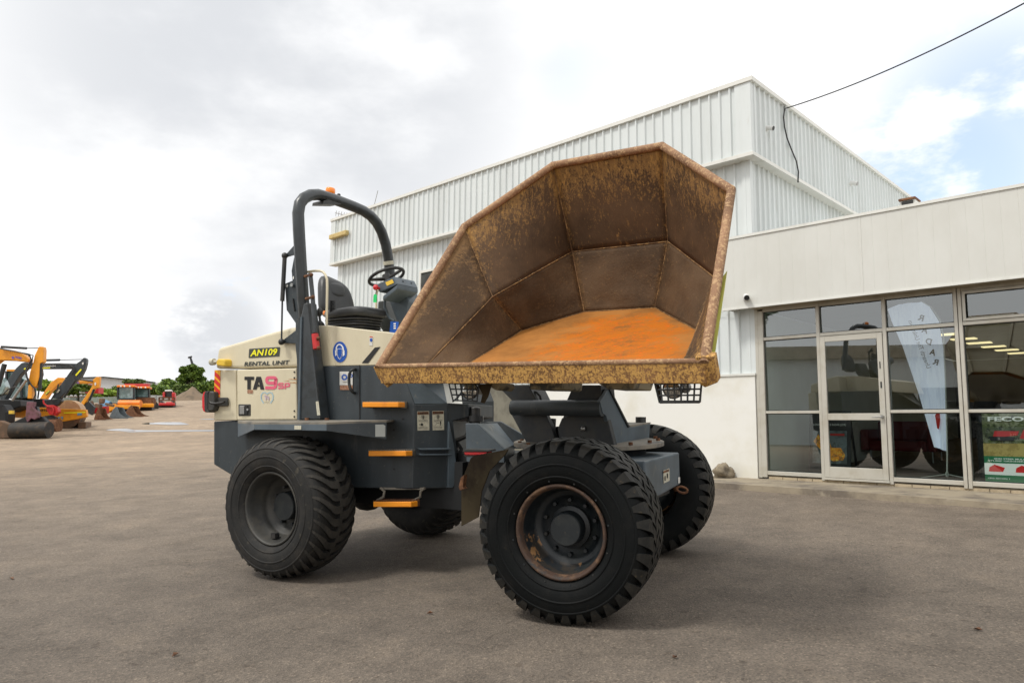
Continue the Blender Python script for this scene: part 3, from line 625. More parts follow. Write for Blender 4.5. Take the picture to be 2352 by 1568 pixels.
for a in [(362, 898, 24, 22, 100, 900, 'leaf', 'hedge bush beside the far road roller, left end of the green hedge'), (392, 896, 28, 26, 103, 1200, 'leaf', 'rounded hedge bush behind the red mulching machine'),
          (425, 902, 30, 24, 101, 1200, 'leafdark', 'dark hedge bush directly below the tallest tree'), (462, 898, 28, 26, 104, 1200, 'leaf', 'hedge bush behind the brown dirt pile'),
          (505, 902, 36, 28, 106, 1200, 'leaf', 'hedge bush right of the dirt pile, behind the machine rear'), (570, 905, 38, 26, 108, 1000, 'leafdark', 'hedge bush hidden behind the engine hood'), (640, 905, 40, 28, 110, 1000, 'leaf', 'hedge bush hidden behind the roll bar post'), (250, 904, 26, 12, 92, 800, 'leafbright', 'low bright green bush behind the orange excavator arm'),
          (222, 905, 22, 10, 91, 700, 'leafbright', 'low bright green bush just above the mesh fence, left of the rollers'), (181, 893, 17, 17, 80, 700, 'leaf', 'mid green bush between black arm and orange excavator'),
          (106, 886, 18, 15, 78, 800, 'leafbright', 'bright green bush seen through the gap under the black boom'), (150, 896, 14, 14, 79, 500, 'leaf', 'green bush behind the black digger arm'),
          (306, 877, 22, 7, 112, 500, 'leafdark', 'grey green treetop showing above the road roller cab'), (275, 896, 12, 9, 94, 300, 'leaf', 'small bush touching the left side of the roller cab')]:
    bush(*a[:6], M[a[6]], a[7])
# trees over the opposite shed
def free_tree(x, y, h, label):
    rnd = random.Random(int(x*3+y)); z = gz(x, y); t = thing('tree', (x, y, z), label, 'tree'); mb = MB(); tr = MB(); tr.tube([(x, y, z-.2), (x+.2, y, z+h*.3), (x, y, z+h*.55)], .3, 8, rad=[.4, .3, .2])
    for i in range(9):
        c = V((x+rnd.uniform(-2.2, 2.2), y+rnd.uniform(-2.2, 2.2), z+h*rnd.uniform(.45, .95))); leaves(mb, c, (1.5, 1.5, 1.2), 220, .35, rnd); tr.tube([(x, y, z+h*.5), c], .08, 5)
    mb.build('crown', M['leafdark'], t, recalc=False); tr.build('trunk', M['bark'], t)
free_tree(-27, 3, 8.5, 'dark tree by the opposite shed, seen reflected in the left window')

# ------------------------------------------------------------------ fence, shed, pile
M['fence'] = mat('grey_green_mesh', (.28, .33, .28), .8, col2=(.22, .27, .22), scale=.8)
M['fencegrey'] = mat('grey_fence_sheet', (.45, .47, .45), .7, col2=(.4, .42, .4), scale=.6)
M['shedgrey'] = mat('pale_grey_shed', (.48, .49, .50), .6, col2=(.46, .47, .48), scale=.3)
def fence(x0, x1, ty0, ty1, by0, by1, Y0, Y1, m, label, n):
    t = thing('fence', atY((x0+x1)/2, by0, Y0), label, 'fence'); mb = MB(); pp = []
    for i in range(n+1):
        f = i/n; x = x0+(x1-x0)*f; Y = Y0+(Y1-Y0)*f; pp.append((atY(x, by0+(by1-by0)*f+3, Y), atY(x, ty0+(ty1-ty0)*f, Y)))
    for (a, b), (c, d) in zip(pp, pp[1:]): mb.prism([a, c, d, b], (0, .04, 0))
    mb.build('panel', m, t)
    for a, b in pp: q = MB(); q.tube([a, b+V((0, -.03, .05))], .05, 6); q.build('post', M['steel'], t)
fence(120, 276, 913, 911, 944, 935, 74, 90, M['fence'], 'grey green mesh fence behind the excavator row', 12)
fence(345, 428, 907, 910, 930, 925, 96, 98, M['fencegrey'], 'plain grey sheet fence behind the red mulching machine', 6)
t = thing('distant_shed', atY(270, 905, 190), 'large pale grey shed with low pitched roof beyond the fence', 'building')
pts = [zf(0, 640), (zf(0, 325)), zf(450, 312), zf(850, 352), zf(1130, 378), zf(1380, 412), zf(1420, 640)]
mb = MB(); mb.prism([atY(*p, 190) for p in [(120, 910), (150, 868)]+pts[1:]], (0, 40, 0)); mb.build('wall', M['shedgrey'], t)
mb = MB(); rp = [(150, 868)]+pts[1:6]
for a, b in zip(rp, rp[1:]): mb.bar(atY(*a, 189.6), atY(*b, 189.6), .5, .35)
mb.build('roof_edge', M['dark'], t)
M['dirt'] = mat('brown_dirt', (.19, .14, .095), .95, col2=(.13, .1, .07), scale=1.4, bump=.5, bscale=3, bdist=.1)
b0 = atY(436, 930, 96); mb = MB(); n = 26
for i in range(n):
    for j in range(n):
        a = (i/(n-1)-.5)*2; b = (j/(n-1)-.5)*2; d = math.hypot(a*.95-.03, b); x = b0.x+a*2.9; y = b0.y+b*2.4
        h = max(0, 1-d)*2.0*(1+.15*mn.noise(V((a*3, b*3, 0)))); mb.v.append(V((x, y, gz(x, y)-.05+h+.06*mn.noise(V((a*9, b*9, 3))))))
mb.add([], []); mb.f = [[i*n+j, (i+1)*n+j, (i+1)*n+j+1, i*n+j+1] for i in range(n-1) for j in range(n-1)]; mb.sm = [True]*len(mb.f); mb.mi = [0]*len(mb.f)
tag(mb.build('dirt_pile', M['dirt'], recalc=False), 'brown conical dirt pile at the end of the yard under the tree', 'dirt pile')
mb = MB(); mb.tube([atY(448, 855, 150), atY(437, 820, 150)], .3, 6, rad=[.32, .2]); mb.cbox(atY(436.5, 820, 150), (.7, 0, .2), (0, .4, 0), (0, 0, .3))
tag(mb.build('crane_mast', M['blacksteel']), 'dark mast tip sticking up behind the tallest tree', 'mast')

# ------------------------------------------------------------------ parked plant
M['plantyel'] = mat('plant_yellow', (.78, .31, .010), .45, col2=(.60, .23, .012), scale=2, lo=.45, hi=.7)
M['plantorange'] = mat('roller_orange', (.80, .21, .008), .45, col2=(.64, .17, .012), scale=2)
M['drum'] = mat('bare_drum_steel', (.45, .28, .14), .6, col2=(.36, .2, .1), scale=2)
M['darkdrum'] = mat('dark_brown_drum', (.10, .06, .035), .7, col2=(.16, .09, .05), scale=3)
M['cabglass'] = mat('cab_glass', (.10, .17, .16), .12, col2=(.28, .4, .4), scale=1.1, lo=.45, hi=.6, coat=.5)
M['mudsteel'] = mat('muddy_black_steel', (.012, .011, .010), .7, col2=(.03, .022, .015), scale=3, col3=(.07, .045, .025), s3=4, lo3=.52, hi3=.7)
M['purple'] = mat('faded_purple_paint', (.17, .07, .09), .7, col2=(.11, .05, .05), scale=6)
M['bluesteel'] = mat('blue_grey_steel', (.13, .16, .18), .6, col2=(.09, .11, .12), scale=3)
M['ltblue'] = mat('blue_cylinder_paint', (.12, .28, .45), .5)
M['decal'] = mat('violet_decal', (.16, .1, .42), .5)
def zx(x, y): return (x*.15235, 780.9+.15235*y)
def pz(mb, pts, Y, t): return mb.prism([atY(*zx(*p), Y) for p in pts], (-.22*t, .95*t, 0))
def rod(mb, a, b, Y, wpx, seg=8): k = Y/F*.15235; return mb.tube([atY(*zx(*a), Y), atY(*zx(*b), Y)], wpx*k/2, seg)
def bucket(mb, cx, base, w, h, Y, yaw=.0, dpt=None):
    # curved excavator bucket: side profile swept across its width
    k = Y/F; c = atY(cx, base, Y); a = V((math.cos(yaw), math.sin(yaw), 0)); b = V((-math.sin(yaw), math.cos(yaw), 0)); W = w*k; H = h*k; D = dpt or H*1.0
    prof = [(-.5, .0), (-.42, .18), (-.2, .0), (.15, .03), (.42, .22), (.5, .5), (.42, .8), (.15, 1.0), (-.05, 1.0)]
    pts = [c + b*(p[0]*D) + V((0, 0, 1))*(p[1]*H) for p in prof]
    mb.prism([p - a*W/2 for p in pts], a*W)
# excavator with yellow stick
GY = lambda x, y: G(x, y).y
Y1 = GY(*zx(470, 1480)); gx = atY(*zx(470, 1480), Y1)
e1 = thing('excavator', (gx.x, gx.y, gz(gx.x, gx.y)), 'yellow excavator nearest the left edge with wide black mud bucket on the ground', 'excavator')
mb = MB(); pz(mb, [(-260, 190), (0, 118), (200, 150), (335, 205), (440, 285), (430, 330), (180, 305), (0, 300), (-150, 420)], Y1, .5); mb.build('boom', M['plantyel'], e1, bevel=.03)
mb = MB(); pz(mb, [(580, 100), (600, 95), (650, 98), (658, 150), (650, 330), (600, 350), (590, 560), (550, 700), (490, 720), (480, 880), (410, 880), (430, 600), (450, 480), (500, 330), (520, 230)], Y1-.1, .4); mb.build('stick', M['plantyel'], e1, bevel=.03)
mb = MB(); rod(mb, (20, 100), (400, 122), Y1-.05, 38); rod(mb, (400, 122), (590, 118), Y1-.05, 14); rod(mb, (618, 340), (600, 740), Y1, 50); rod(mb, (590, 730), (570, 880), Y1, 24); rod(mb, (70, 360), (-30, 700), Y1-.1, 70); mb.build('hydraulic_cylinder', M['blacksteel'], e1)
mb = MB(); mb.tube([atY(*zx(*p), Y1-.2) for p in [(120, 150), (330, 190), (450, 230), (470, 300), (400, 420), (390, 520), (430, 640), (520, 720), (540, 840)]], .03, 6); mb.tube([atY(*zx(*p), Y1-.2) for p in [(0, 120), (200, 165), (420, 205), (500, 230), (480, 320), (430, 420)]], .025, 6); mb.build('hose', M['black'], e1)
for pts_, w_ in (([(0, 130), (150, 160), (300, 185), (420, 215), (440, 250)], .02), ([(420, 420), (395, 480), (410, 560), (440, 610), (425, 680)], .03), ([(440, 620), (480, 690), (540, 740), (530, 830), (500, 900)], .03), ([(30, 830), (120, 740), (230, 700), (280, 720)], .025)):
    mb = MB(); mb.tube([atY(*zx(*p), Y1-.25) for p in pts_], w_, 6); mb.build('hose', M['black'], e1)
mb = MB(); rod(mb, (395, 600), (180, 910), Y1+.1, 40); mb.build('boom_ram', M['steel'], e1)
mb = MB(); pz(mb, [(470, 1010), (560, 1000), (575, 1100), (480, 1110)], Y1+.1, .3); mb.build('quick_hitch', M['blacksteel'], e1, bevel=.03)
mb = MB(); pz(mb, [(130, 1060), (190, 1060), (190, 1110), (130, 1110)], Y1+.6, .2); mb.build('lamp_box', M['yellow'], e1)
mb = MB(); pz(mb, [(400, 930), (510, 930), (500, 1020), (580, 1100), (575, 1170), (520, 1200), (470, 1180), (410, 1245), (380, 1170), (390, 1040)], Y1-.1, .35); mb.build('tilt_coupler', M['purple'], e1, bevel=.03)
mb = MB(); a = atY(*zx(190, 1365), Y1-.1); b = atY(*zx(745, 1350), Y1-.1); mb.tube([a, b], .36, 20, smooth=True); mb.build('mud_bucket', M['mudsteel'], e1)
mb = MB(); pz(mb, [(200, 1230), (380, 1150), (640, 1150), (720, 1240), (700, 1330), (230, 1350)], Y1+.1, .4); mb.build('bucket_back', M['void'], e1, bevel=.04)
mb = MB(); pz(mb, [(-200, 1250), (0, 1210), (150, 1270), (190, 1380), (170, 1480), (-200, 1490)], Y1-.3, .5); mb.build('dozer_blade', M['darkdrum'], e1, bevel=.04)
mb = MB(); pz(mb, [(-400, 700), (-20, 540), (40, 600), (80, 700), (40, 810), (-400, 940)], Y1+1, .6); mb.build('cab', M['cabglass'], e1, bevel=.05)
mb = MB(); pz(mb, [(-400, 900), (100, 890), (300, 900), (310, 1000), (100, 1080), (-400, 1100)], Y1+2.6, 1.8); mb.build('body', M['void'], e1, bevel=.05)
mb = MB(); pz(mb, [(-300, 1000), (40, 960), (110, 1080), (100, 1260), (-300, 1280)], Y1+1.2, 1.); mb.build('track', M['void'], e1, bevel=.1)
mb = MB(); write(mb, 'XCMG', atY(*zx(225, 268), Y1-.02), atY(*zx(325, 290), Y1-.02), atY(*zx(225, 235), Y1-.02), (0, 0, 0), .04); mb.poly([atY(*zx(x, y), Y1-.02) for x, y in [(178, 245), (212, 250), (212, 285), (178, 280)]]); mb.build('brand_lettering', M['decal'], e1, recalc=False)
# black excavator
Y2 = GY(*zx(820, 1375)); gx = atY(*zx(820, 1370), Y2)
e2 = thing('excavator', (gx.x, gx.y, gz(gx.x, gx.y)), 'black armed excavator with lime stripe on its stick and red rotating coupler', 'excavator')
mb = MB(); pz(mb, [(-20, 800), (100, 610), (240, 420), (320, 345), (380, 330), (660, 348), (900, 345), (1160, 352), (1130, 420), (1060, 430), (640, 432), (400, 425), (300, 530), (180, 720), (60, 920), (0, 940)], Y2, .45); mb.build('boom', M['slate'], e2, bevel=.03)
mb = MB(); pz(mb, [(1150, 352), (1225, 300), (1250, 268), (1280, 262), (1305, 290), (1300, 350), (1275, 440), (1220, 550), (1100, 660), (980, 800), (890, 885), (770, 870), (900, 690), (1050, 480)], Y2-.05, .35); mb.build('stick', M['slate'], e2, bevel=.03)
mb = MB(); rod(mb, (600, 305), (900, 298), Y2, 36); rod(mb, (900, 298), (1250, 290), Y2, 13); rod(mb, (1140, 600), (965, 860), Y2-.2, 34); rod(mb, (965, 850), (920, 895), Y2-.2, 16); mb.build('hydraulic_cylinder', M['blacksteel'], e2)
mb = MB(); mb.poly([atY(*zx(x, y), Y2-.09) for x, y in [(1132, 525), (1215, 432), (1232, 445), (1150, 540)]]); mb.poly([atY(*zx(x, y), Y2-.02) for x, y in [(635, 412), (760, 407), (755, 424), (640, 432)]]); mb.poly([atY(*zx(x, y), Y2-.02) for x, y in [(360, 425), (420, 408), (415, 435), (362, 443)]]); mb.build('lime_stripe', M['yellowink'], e2, recalc=False)
mb = MB(); mb.poly([atY(*zx(x, y), Y2-.10) for x, y in [(1232, 345), (1258, 328), (1262, 360), (1246, 374)]]); mb.build('arm_eye', M['trim'], e2, recalc=False)
mb = MB(); write(mb, 'EZ COMACH', atY(*zx(600, 405), Y2-.02), atY(*zx(835, 400), Y2-.02), atY(*zx(600, 382), Y2-.02), (0, 0, 0), .03); mb.build('brand_lettering', M['whitepaint'], e2, recalc=False)
for pts_ in ([(380, 345), (600, 362), (900, 360), (1060, 375), (1130, 430), (1080, 520)], [(640, 430), (650, 520), (620, 640), (625, 720)], [(880, 660), (860, 760), (800, 850), (770, 900)]):
    mb = MB(); mb.tube([atY(*zx(*p), Y2-.12) for p in pts_], .03, 6); mb.build('hose', M['black'], e2)
mb = MB(); pz(mb, [(845, 790), (880, 740), (905, 745), (870, 795)], Y2-.12, .05); mb.build('notice', M['label'], e2)
mb = MB(); pz(mb, [(640, 900), (920, 880), (930, 920), (860, 990), (700, 985)], Y2-.05, .35); mb.build('stick_linkage', M['blacksteel'], e2, bevel=.03)
mb = MB(); pz(mb, [(690, 980), (790, 975), (860, 1010), (880, 1080), (830, 1140), (740, 1120), (700, 1050)], Y2-.2, .4); mb.tube([atY(*zx(*p), Y2-.25) for p in [(655, 900), (660, 950), (720, 1000), (790, 1010), (810, 1060), (790, 1120)]], .045, 6); mb.build('rotating_coupler', M['red'], e2, bevel=.04)
mb = MB(); pz(mb, [(640, 1150), (760, 1130), (830, 1160), (850, 1280), (800, 1250), (700, 1230)], Y2-.1, .4); mb.build('linkage', M['blacksteel'], e2)
mb = MB(); a = atY(*zx(690, 1290), Y2); b = atY(*zx(890, 1285), Y2); mb.tube([a, b], .33, 16); mb.build('bucket', M['rust'], e2)
mb = MB(); pz(mb, [(100, 468), (228, 468), (300, 560), (420, 600), (420, 870), (90, 880)], Y2+1.5, 1.2); mb.build('cab', M['cabglass'], e2, bevel=.05); mb = MB(); pz(mb, [(95, 440), (232, 440), (232, 470), (100, 468)], Y2+1.4, 1.4); mb.build('cab_roof', M['plantyel'], e2); mb = MB()
[mb.bar(atY(*zx(a, b), Y2+1.4), atY(*zx(c, d), Y2+1.4), .09) for a, b, c, d in ((228, 468, 310, 570), (310, 570, 330, 880), (100, 468, 90, 880))]; mb.build('cab_frame', M['blacksteel'], e2); mb = MB(); pz(mb, [(100, 920), (640, 880), (680, 1000), (620, 1130), (120, 1150)], Y2+2, 1.5); mb.build('body', M['void'], e2, bevel=.05)
# orange excavator further along
Y3 = GY(*zx(1230, 1225)); gx = atY(*zx(1250, 1230), Y3)
e3 = thing('excavator', (gx.x, gx.y, gz(gx.x, gx.y)), 'orange excavator farthest along the row with bent arm and raised elbow', 'excavator')
mb = MB(); pz(mb, [(595, 885), (690, 895), (770, 770), (910, 640), (1000, 640), (1200, 655), (1390, 655), (1395, 610), (1200, 608), (1000, 590), (945, 565), (870, 562), (760, 640), (690, 740)], Y3, .4); mb.build('boom', M['plantyel'], e3, bevel=.03)
mb = MB(); pz(mb, [(1505, 553), (1450, 553), (1385, 610), (1390, 690), (1300, 830), (1180, 1000), (1240, 1005), (1350, 860), (1430, 730), (1490, 720)], Y3-.05, .35); mb.build('stick', M['plantyel'], e3, bevel=.03)
mb = MB(); rod(mb, (1420, 740), (1345, 910), Y3-.1, 36); rod(mb, (1345, 900), (1320, 960), Y3-.1, 14); rod(mb, (1180, 590), (1400, 620), Y3-.1, 20); pz(mb, [(1230, 960), (1340, 930), (1420, 1010), (1380, 1130), (1260, 1060)], Y3, .3); mb.build('hydraulic_cylinder', M['blacksteel'], e3)
mb = MB(); write(mb, 'XCMG', atY(*zx(1090, 660), Y3-.02), atY(*zx(1195, 655), Y3-.02), atY(*zx(1090, 628), Y3-.02), (0, 0, 0), .04); mb.build('brand_lettering', M['decal'], e3, recalc=False)
mb = MB(); mb.poly([atY(*zx(x, y), Y3-.03) for x, y in [(680, 800), (740, 752), (755, 775), (695, 830)]]); mb.build('number_plate', M['plate'], e3, recalc=False)
mb = MB(); write(mb, 'AN122', atY(*zx(692, 818), Y3-.05), atY(*zx(747, 772), Y3-.05), atY(*zx(682, 800), Y3-.05), (0, 0, 0), .05); mb.build('plate_number', M['yellowink'], e3, recalc=False)
mb = MB(); mb.poly([atY(*zx(x, y), Y3-.08) for x, y in [(1420, 650), (1445, 630), (1450, 665), (1432, 690)]]); mb.build('arm_eye', M['trim'], e3, recalc=False)
# near roller standing side-on in the row
Y4 = GY(*zx(1005, 1330)); dc = atY(*zx(1005, 1115), Y4); k = Y4/F*.15235
r1 = thing('road_roller', (dc.x, dc.y, gz(dc.x, dc.y)), 'yellow road roller parked side on between the excavators with tan smooth drum', 'road roller')
mb = MB(); rr_ = 212*k; nn_ = 40; ring = lambda o: [dc+o+V((math.cos(2*math.pi*i/nn_)*rr_, 0, math.sin(2*math.pi*i/nn_)*rr_)) for i in range(nn_)]
ra, rb_ = ring(V((0, .05, 0))), ring(V((-.5, 1.4, 0)))
for i in range(nn_):
    j = (i+1) % nn_; mb.k = 1 if i >= nn_//2 else 0; mb.add([ra[i], ra[j], rb_[j], rb_[i]], [[0, 1, 2, 3]], True)
mb.k = 0; mb.poly(ra[:nn_//2+1]); mb.k = 1; mb.poly(ra[nn_//2:]+[ra[0]]); mb.k = 0
mb.build('drum', [M['drum'], M['darkdrum']], r1, split=False)
mb = MB(); mb.cbox(dc+V((.62, .6, -.55)), (.4, 0, 0), (-.4, 1.2, 0), (0, 0, .35)); mb.build('drum_scraper', M['darkdrum'], r1, bevel=.03)
mb = MB(); pz(mb, [(190, 1095), (370, 1010), (700, 1015), (880, 1030), (1060, 1035), (1300, 1048), (1312, 1150), (1280, 1165), (1115, 1198), (960, 1225), (850, 1222), (700, 1170), (560, 1180), (190, 1165)], Y4-.45, .25); mb.build('drum_frame', M['plantyel'], r1, bevel=.03)
mb = MB(); mb.poly([atY(*zx(x, y), Y4-.47) for x, y in [(960, 1088), (1290, 1078), (1290, 1094), (960, 1104)]]); mb.build('lime_stripe', M['yellowink'], r1, recalc=False)
mb = MB(); write(mb, 'XS123', atY(*zx(575, 1072), Y4-.47), atY(*zx(745, 1072), Y4-.47), atY(*zx(575, 1040), Y4-.47), (0, 0, 0), .04, .2); mb.build('model_lettering', M['blackink'], r1, recalc=False)
mb = MB(); mb.poly([atY(*zx(x, y), Y4-.47) for x, y in [(868, 1158), (900, 1152), (900, 1205)]]).poly([atY(*zx(x, y), Y4-.47) for x, y in [(910, 1155), (952, 1150), (945, 1205)]]).poly([atY(*zx(x, y), Y4-.47) for x, y in [(1165, 1095), (1235, 1090), (1235, 1130), (1165, 1135)]]); mb.build('blue_decal', M['ltblue'], r1, recalc=False)
mb = MB(); pz(mb, [(180, 860), (520, 880), (540, 1015), (370, 1015), (190, 1060)], Y4+1, 1.2); mb.build('engine_cover', M['blacksteel'], r1, bevel=.05)

def face_roller(x0, x1, yr, yc, yd0, yd1, yb, Y, label, pad):
    # roller seen from the front: canopy, cab, drum, frame, tyres
    k = Y/F; c = atY((x0+x1)/2, yb, Y); t = thing('road_roller', (c.x, c.y, gz(c.x, c.y)), label, 'road roller'); w = x1-x0
    def P(mb, x, y0, y1, xa, d0, d1): return mb.prism([atY(x, y1, Y+d0), atY(xa, y1, Y+d0), atY(xa, y0, Y+d0), atY(x, y0, Y+d0)], (-.36*d1, .93*d1, 0))
    cx0 = x0+w*.13; cx1 = x1-w*.22
    mb = MB(); P(mb, cx0, yr+4, yc, cx1, 1.5, 1.3); mb.build('cab', M['cabglass'], t, bevel=.06)
    mb = MB(); P(mb, cx0-2.5, yr, yr+5, cx1+2.5, 1.2, 1.8); mb.build('cab_roof', M['plantorange'], t, bevel=.05)
    for f in (.2, .42, .75): q = MB(); q.ball(atY(cx0+(cx1-cx0)*f, yr+3, Y+1.15), .065, (1, .6, 1)); q.build('work_lamp', M['trim'], t)
    mb = MB()
    for x in (cx0, cx1): mb.bar(atY(x, yc, Y+1.45), atY(x, yr+4, Y+1.45), .1)
    mb.bar(atY(cx0, yc-1, Y+1.45), atY(cx1, yc-1, Y+1.45), .12); mb.build('cab_frame', M['blacksteel'], t)
    dcy = (yd0+yd1)/2; a = atY(x0+1, dcy+2, Y); b = atY(x1-6, dcy+2, Y); r = (yd1-yd0)/2*k*1.35
    mb = MB(); mb.tube([a+V((0, .6, 0)), b+V((0, .6, 0))], r, 24)
    if pad:
        for i in range(9):
            for j in range(5):
                an = -.3+j*.55; mb.cbox(a.lerp(b, (i+.5+.5*(j % 2))/9.5)+V((0, .6-math.cos(an)*r, math.sin(an)*r)), (.14, 0, 0), (0, .12, 0), (0, 0, .14))
    mb.build('drum', M['rust'] if pad else M['plantorange'], t)
    mb = MB(); P(mb, x0+2, yd1, yd1+9, x1+1, -.1, .35); mb.build('front_frame', M['plantyel'], t, bevel=.05)
    mb = MB(); P(mb, x0+8, yd1+8, yb, x1-3, .3, 2.2); mb.build('underside', M['black'], t)
    for x in (x0+4, x1-4): q = MB(); q.cyl(atY(x, yb-6, Y+2.6)-V((.3, 0, 0)), atY(x, yb-6, Y+2.6)+V((.3, 0, 0)), .55, 18); q.build('wheel', M['rubber'], t)
face_roller(263, 320, 884, 917, 918, 930, 947, GY(292, 946), 'orange road roller facing the yard with smooth orange drum and glazed cab', False)
face_roller(305, 352, 887, 914, 914, 926, 944, GY(330, 943), 'yellow road roller with rusty padfoot drum, right of the smooth drum roller', True)
# red mulching machine
Ym = GY(382, 935.5); k = Ym/F; c = G(382, 934)
rm = thing('mulching_machine', (c.x, Ym, gz(c.x, Ym)), 'red tracked mulching machine with white cab roof and front guard by the pile', 'mulcher')
def PZ(mb, x0, y0, x1, y1, d, t): a = [zf(x0, y1), zf(x1, y1), zf(x1, y0), zf(x0, y0)]; return mb.prism([atY(*p, Ym+d) for p in a], (-.36*t, .9*t, 0))
mb = MB(); PZ(mb, 1560, 575, 1690, 680, 1, 1.2); mb.build('cab', M['blacksteel'], rm, bevel=.05)
mb = MB(); PZ(mb, 1555, 546, 1692, 576, .9, 1.4); mb.build('cab_roof', M['camwhite'], rm, bevel=.1)
mb = MB(); PZ(mb, 1518, 585, 1562, 690, .8, 2); PZ(mb, 1686, 590, 1745, 740, .8, 2); mb.build('engine_cover', M['red'], rm, bevel=.06)
mb = MB(); PZ(mb, 1445, 785, 1745, 835, -.4, .8); PZ(mb, 1580, 765, 1700, 800, -.3, .5); mb.build('mulcher_head', M['red'], rm, bevel=.06)
mb = MB(); a = atY(*zf(1445, 838), Ym); b = atY(*zf(1735, 838), Ym); mb.tube([a, b], .24, 14); mb.build('rotor', M['blacksteel'], rm)
mb = MB()
for p, q in (((1455, 685), (1735, 690)), ((1455, 685), (1460, 790)), ((1735, 690), (1735, 790)), ((1460, 735), (1735, 738)), ((1530, 690), (1530, 740)), ((1640, 690), (1640, 740))): mb.bar(atY(*zf(*p), Ym-.2), atY(*zf(*q), Ym-.2), .1)
mb.build('front_guard', M['rust'], rm)
for x in (1485, 1700): q = MB(); PZ(q, x-35, 740, x+35, 868, .6, 3); q.build('track', M['black'], rm, bevel=.15)
# loose buckets and attachments
def loose(name, mbf, mt, label, cat, bevel=.03): mb = MB(); mbf(mb); return tag(mb.build(name, mt, bevel=bevel), label, cat)
def spade(mb, px, base, top, w, Y, lean=.3):
    # bucket lying with its mouth forward: tapered flanks and a curved back
    k = Y/F; c = atY(px, base, Y); z = gz(c.x, c.y); c.z = z; W = w*k; H = (base-top)*k
    f = [(0, 0), (.02, .2), (.10, .5), (.2, .82), (.30, 1.), (.38, .96), (.44, .7), (.54, .42), (.72, .22), (1., .08), (.97, 0)]
    mb.prism([c+V(((x-.45)*W, -.1*x, z*H)) for x, z in f], (-W*.06, .10, 0)); g = [V(((x-.45)*W*.94+W*.06, .55, z*H*.96)) for x, z in f[:-1]]
    h = [V(((x-.45)*W, .0-.1*x, z*H)) for x, z in f]
    k_ = [p+c for p in h[:5]]; l_ = [p+c for p in g[:5]]
    for a, b, d, e in zip(k_, k_[1:], l_[1:], l_): mb.poly([a, b, d, e])
    mb.prism([c+p for p in g]+[c+V((.52*W, .5, 0)), c+V((-.4*W, .55, 0))], (-W*.03, .1, 0))
loose('bucket', lambda m: spade(m, 229.5, 964, 936, 30, GY(229, 964)), M['rust'], 'red brown bucket standing left of the blue grey one', 'bucket')
loose('bucket', lambda m: spade(m, 272, 961, 934, 46, GY(272, 961)), M['bluesteel'], 'blue grey worn bucket in the middle of the loose bucket row', 'bucket')
loose('bucket', lambda m: spade(m, 307, 957, 931, 46, GY(307, 957)), M['rust'], 'rust brown pointed bucket at the right end of the bucket row', 'bucket')
loose('hydraulic_ram', lambda m: m.tube([atY(*zf(390, 795), 55), atY(*zf(530, 850), 55)], .38, 10), M['ltblue'], 'blue hydraulic ram lying on the loose attachments', 'ram', 0)
def junk(m):
    for p, q, w in (((80, 870), (230, 900), .3), ((190, 860), (250, 1040), .3), ((100, 1090), (270, 1075), .35), ((210, 750), (260, 900), .2), ((370, 740), (440, 745), .35), ((395, 720), (400, 800), .3), ((290, 830), (390, 850), .35), ((470, 800), (620, 840), .2)): m.bar(atY(*zf(*p), 51), atY(*zf(*q), 51), w, w*.8)
loose('attachment_heap', junk, M['darkdrum'], 'jumble of dark rusty couplers and breaker parts left of the buckets', 'attachments')
loose('quick_hitch', lambda m: m.cbox(atY(*zf(540, 905), 53), (.9, 0, .5), (0, .4, 0), (-.15, 0, .35)), M['plantyel'], 'small yellow quick hitch lying on the blue grey bucket', 'hitch')
loose('quick_hitch', lambda m: m.cbox(atY(*zf(350, 925), 51.5), (1.2, 0, .1), (0, .4, 0), (0, 0, .5)), M['red'], 'red hitch plate on top of the red brown bucket', 'hitch')
loose('hydraulic_ram', lambda m: m.tube([atY(*zf(880, 870), 55.5), atY(*zf(960, 820), 55.5)], .28, 10), M['ltblue'], 'short blue ram on the pointed rust brown bucket', 'ram', 0)
loose('crane_boom', lambda m: m.bar(atY(*zf(840, 462), 72), atY(*zf(1270, 462), 72), .5, .3), M['red'], 'long red beam above and behind the two road rollers', 'boom')
t = thing('red_conveyor', atY(*zf(200, 610), 80), 'red screening conveyor partly hidden behind the orange excavator arm', 'conveyor')
mb = MB(); mb.prism([atY(*zf(*p), 80) for p in [(60, 445), (130, 440), (100, 610), (40, 600)]], (0, 1, 0)).prism([atY(*zf(*p), 80) for p in [(275, 540), (340, 500), (340, 610), (245, 610)]], (0, 1, 0)); mb.build('hopper', M['red'], t)
mb = MB(); mb.bar(atY(*zf(55, 610), 79.8), atY(*zf(85, 495), 79.8), 1.2, .2); mb.build('white_panel', M['camwhite'], t)
loose('red_tank', lambda m: PZ2(m), M['red'], 'red upright tank standing between the two road rollers', 'tank') if False else None
mb = MB(); mb.cyl(atY(*zf(1105, 850), 64.5), atY(*zf(1105, 632), 64.5), 50*.125*64.5/F, 16); tag(mb.build('red_tank', M['red'], bevel=.05), 'red upright tank standing between the two road rollers', 'tank')
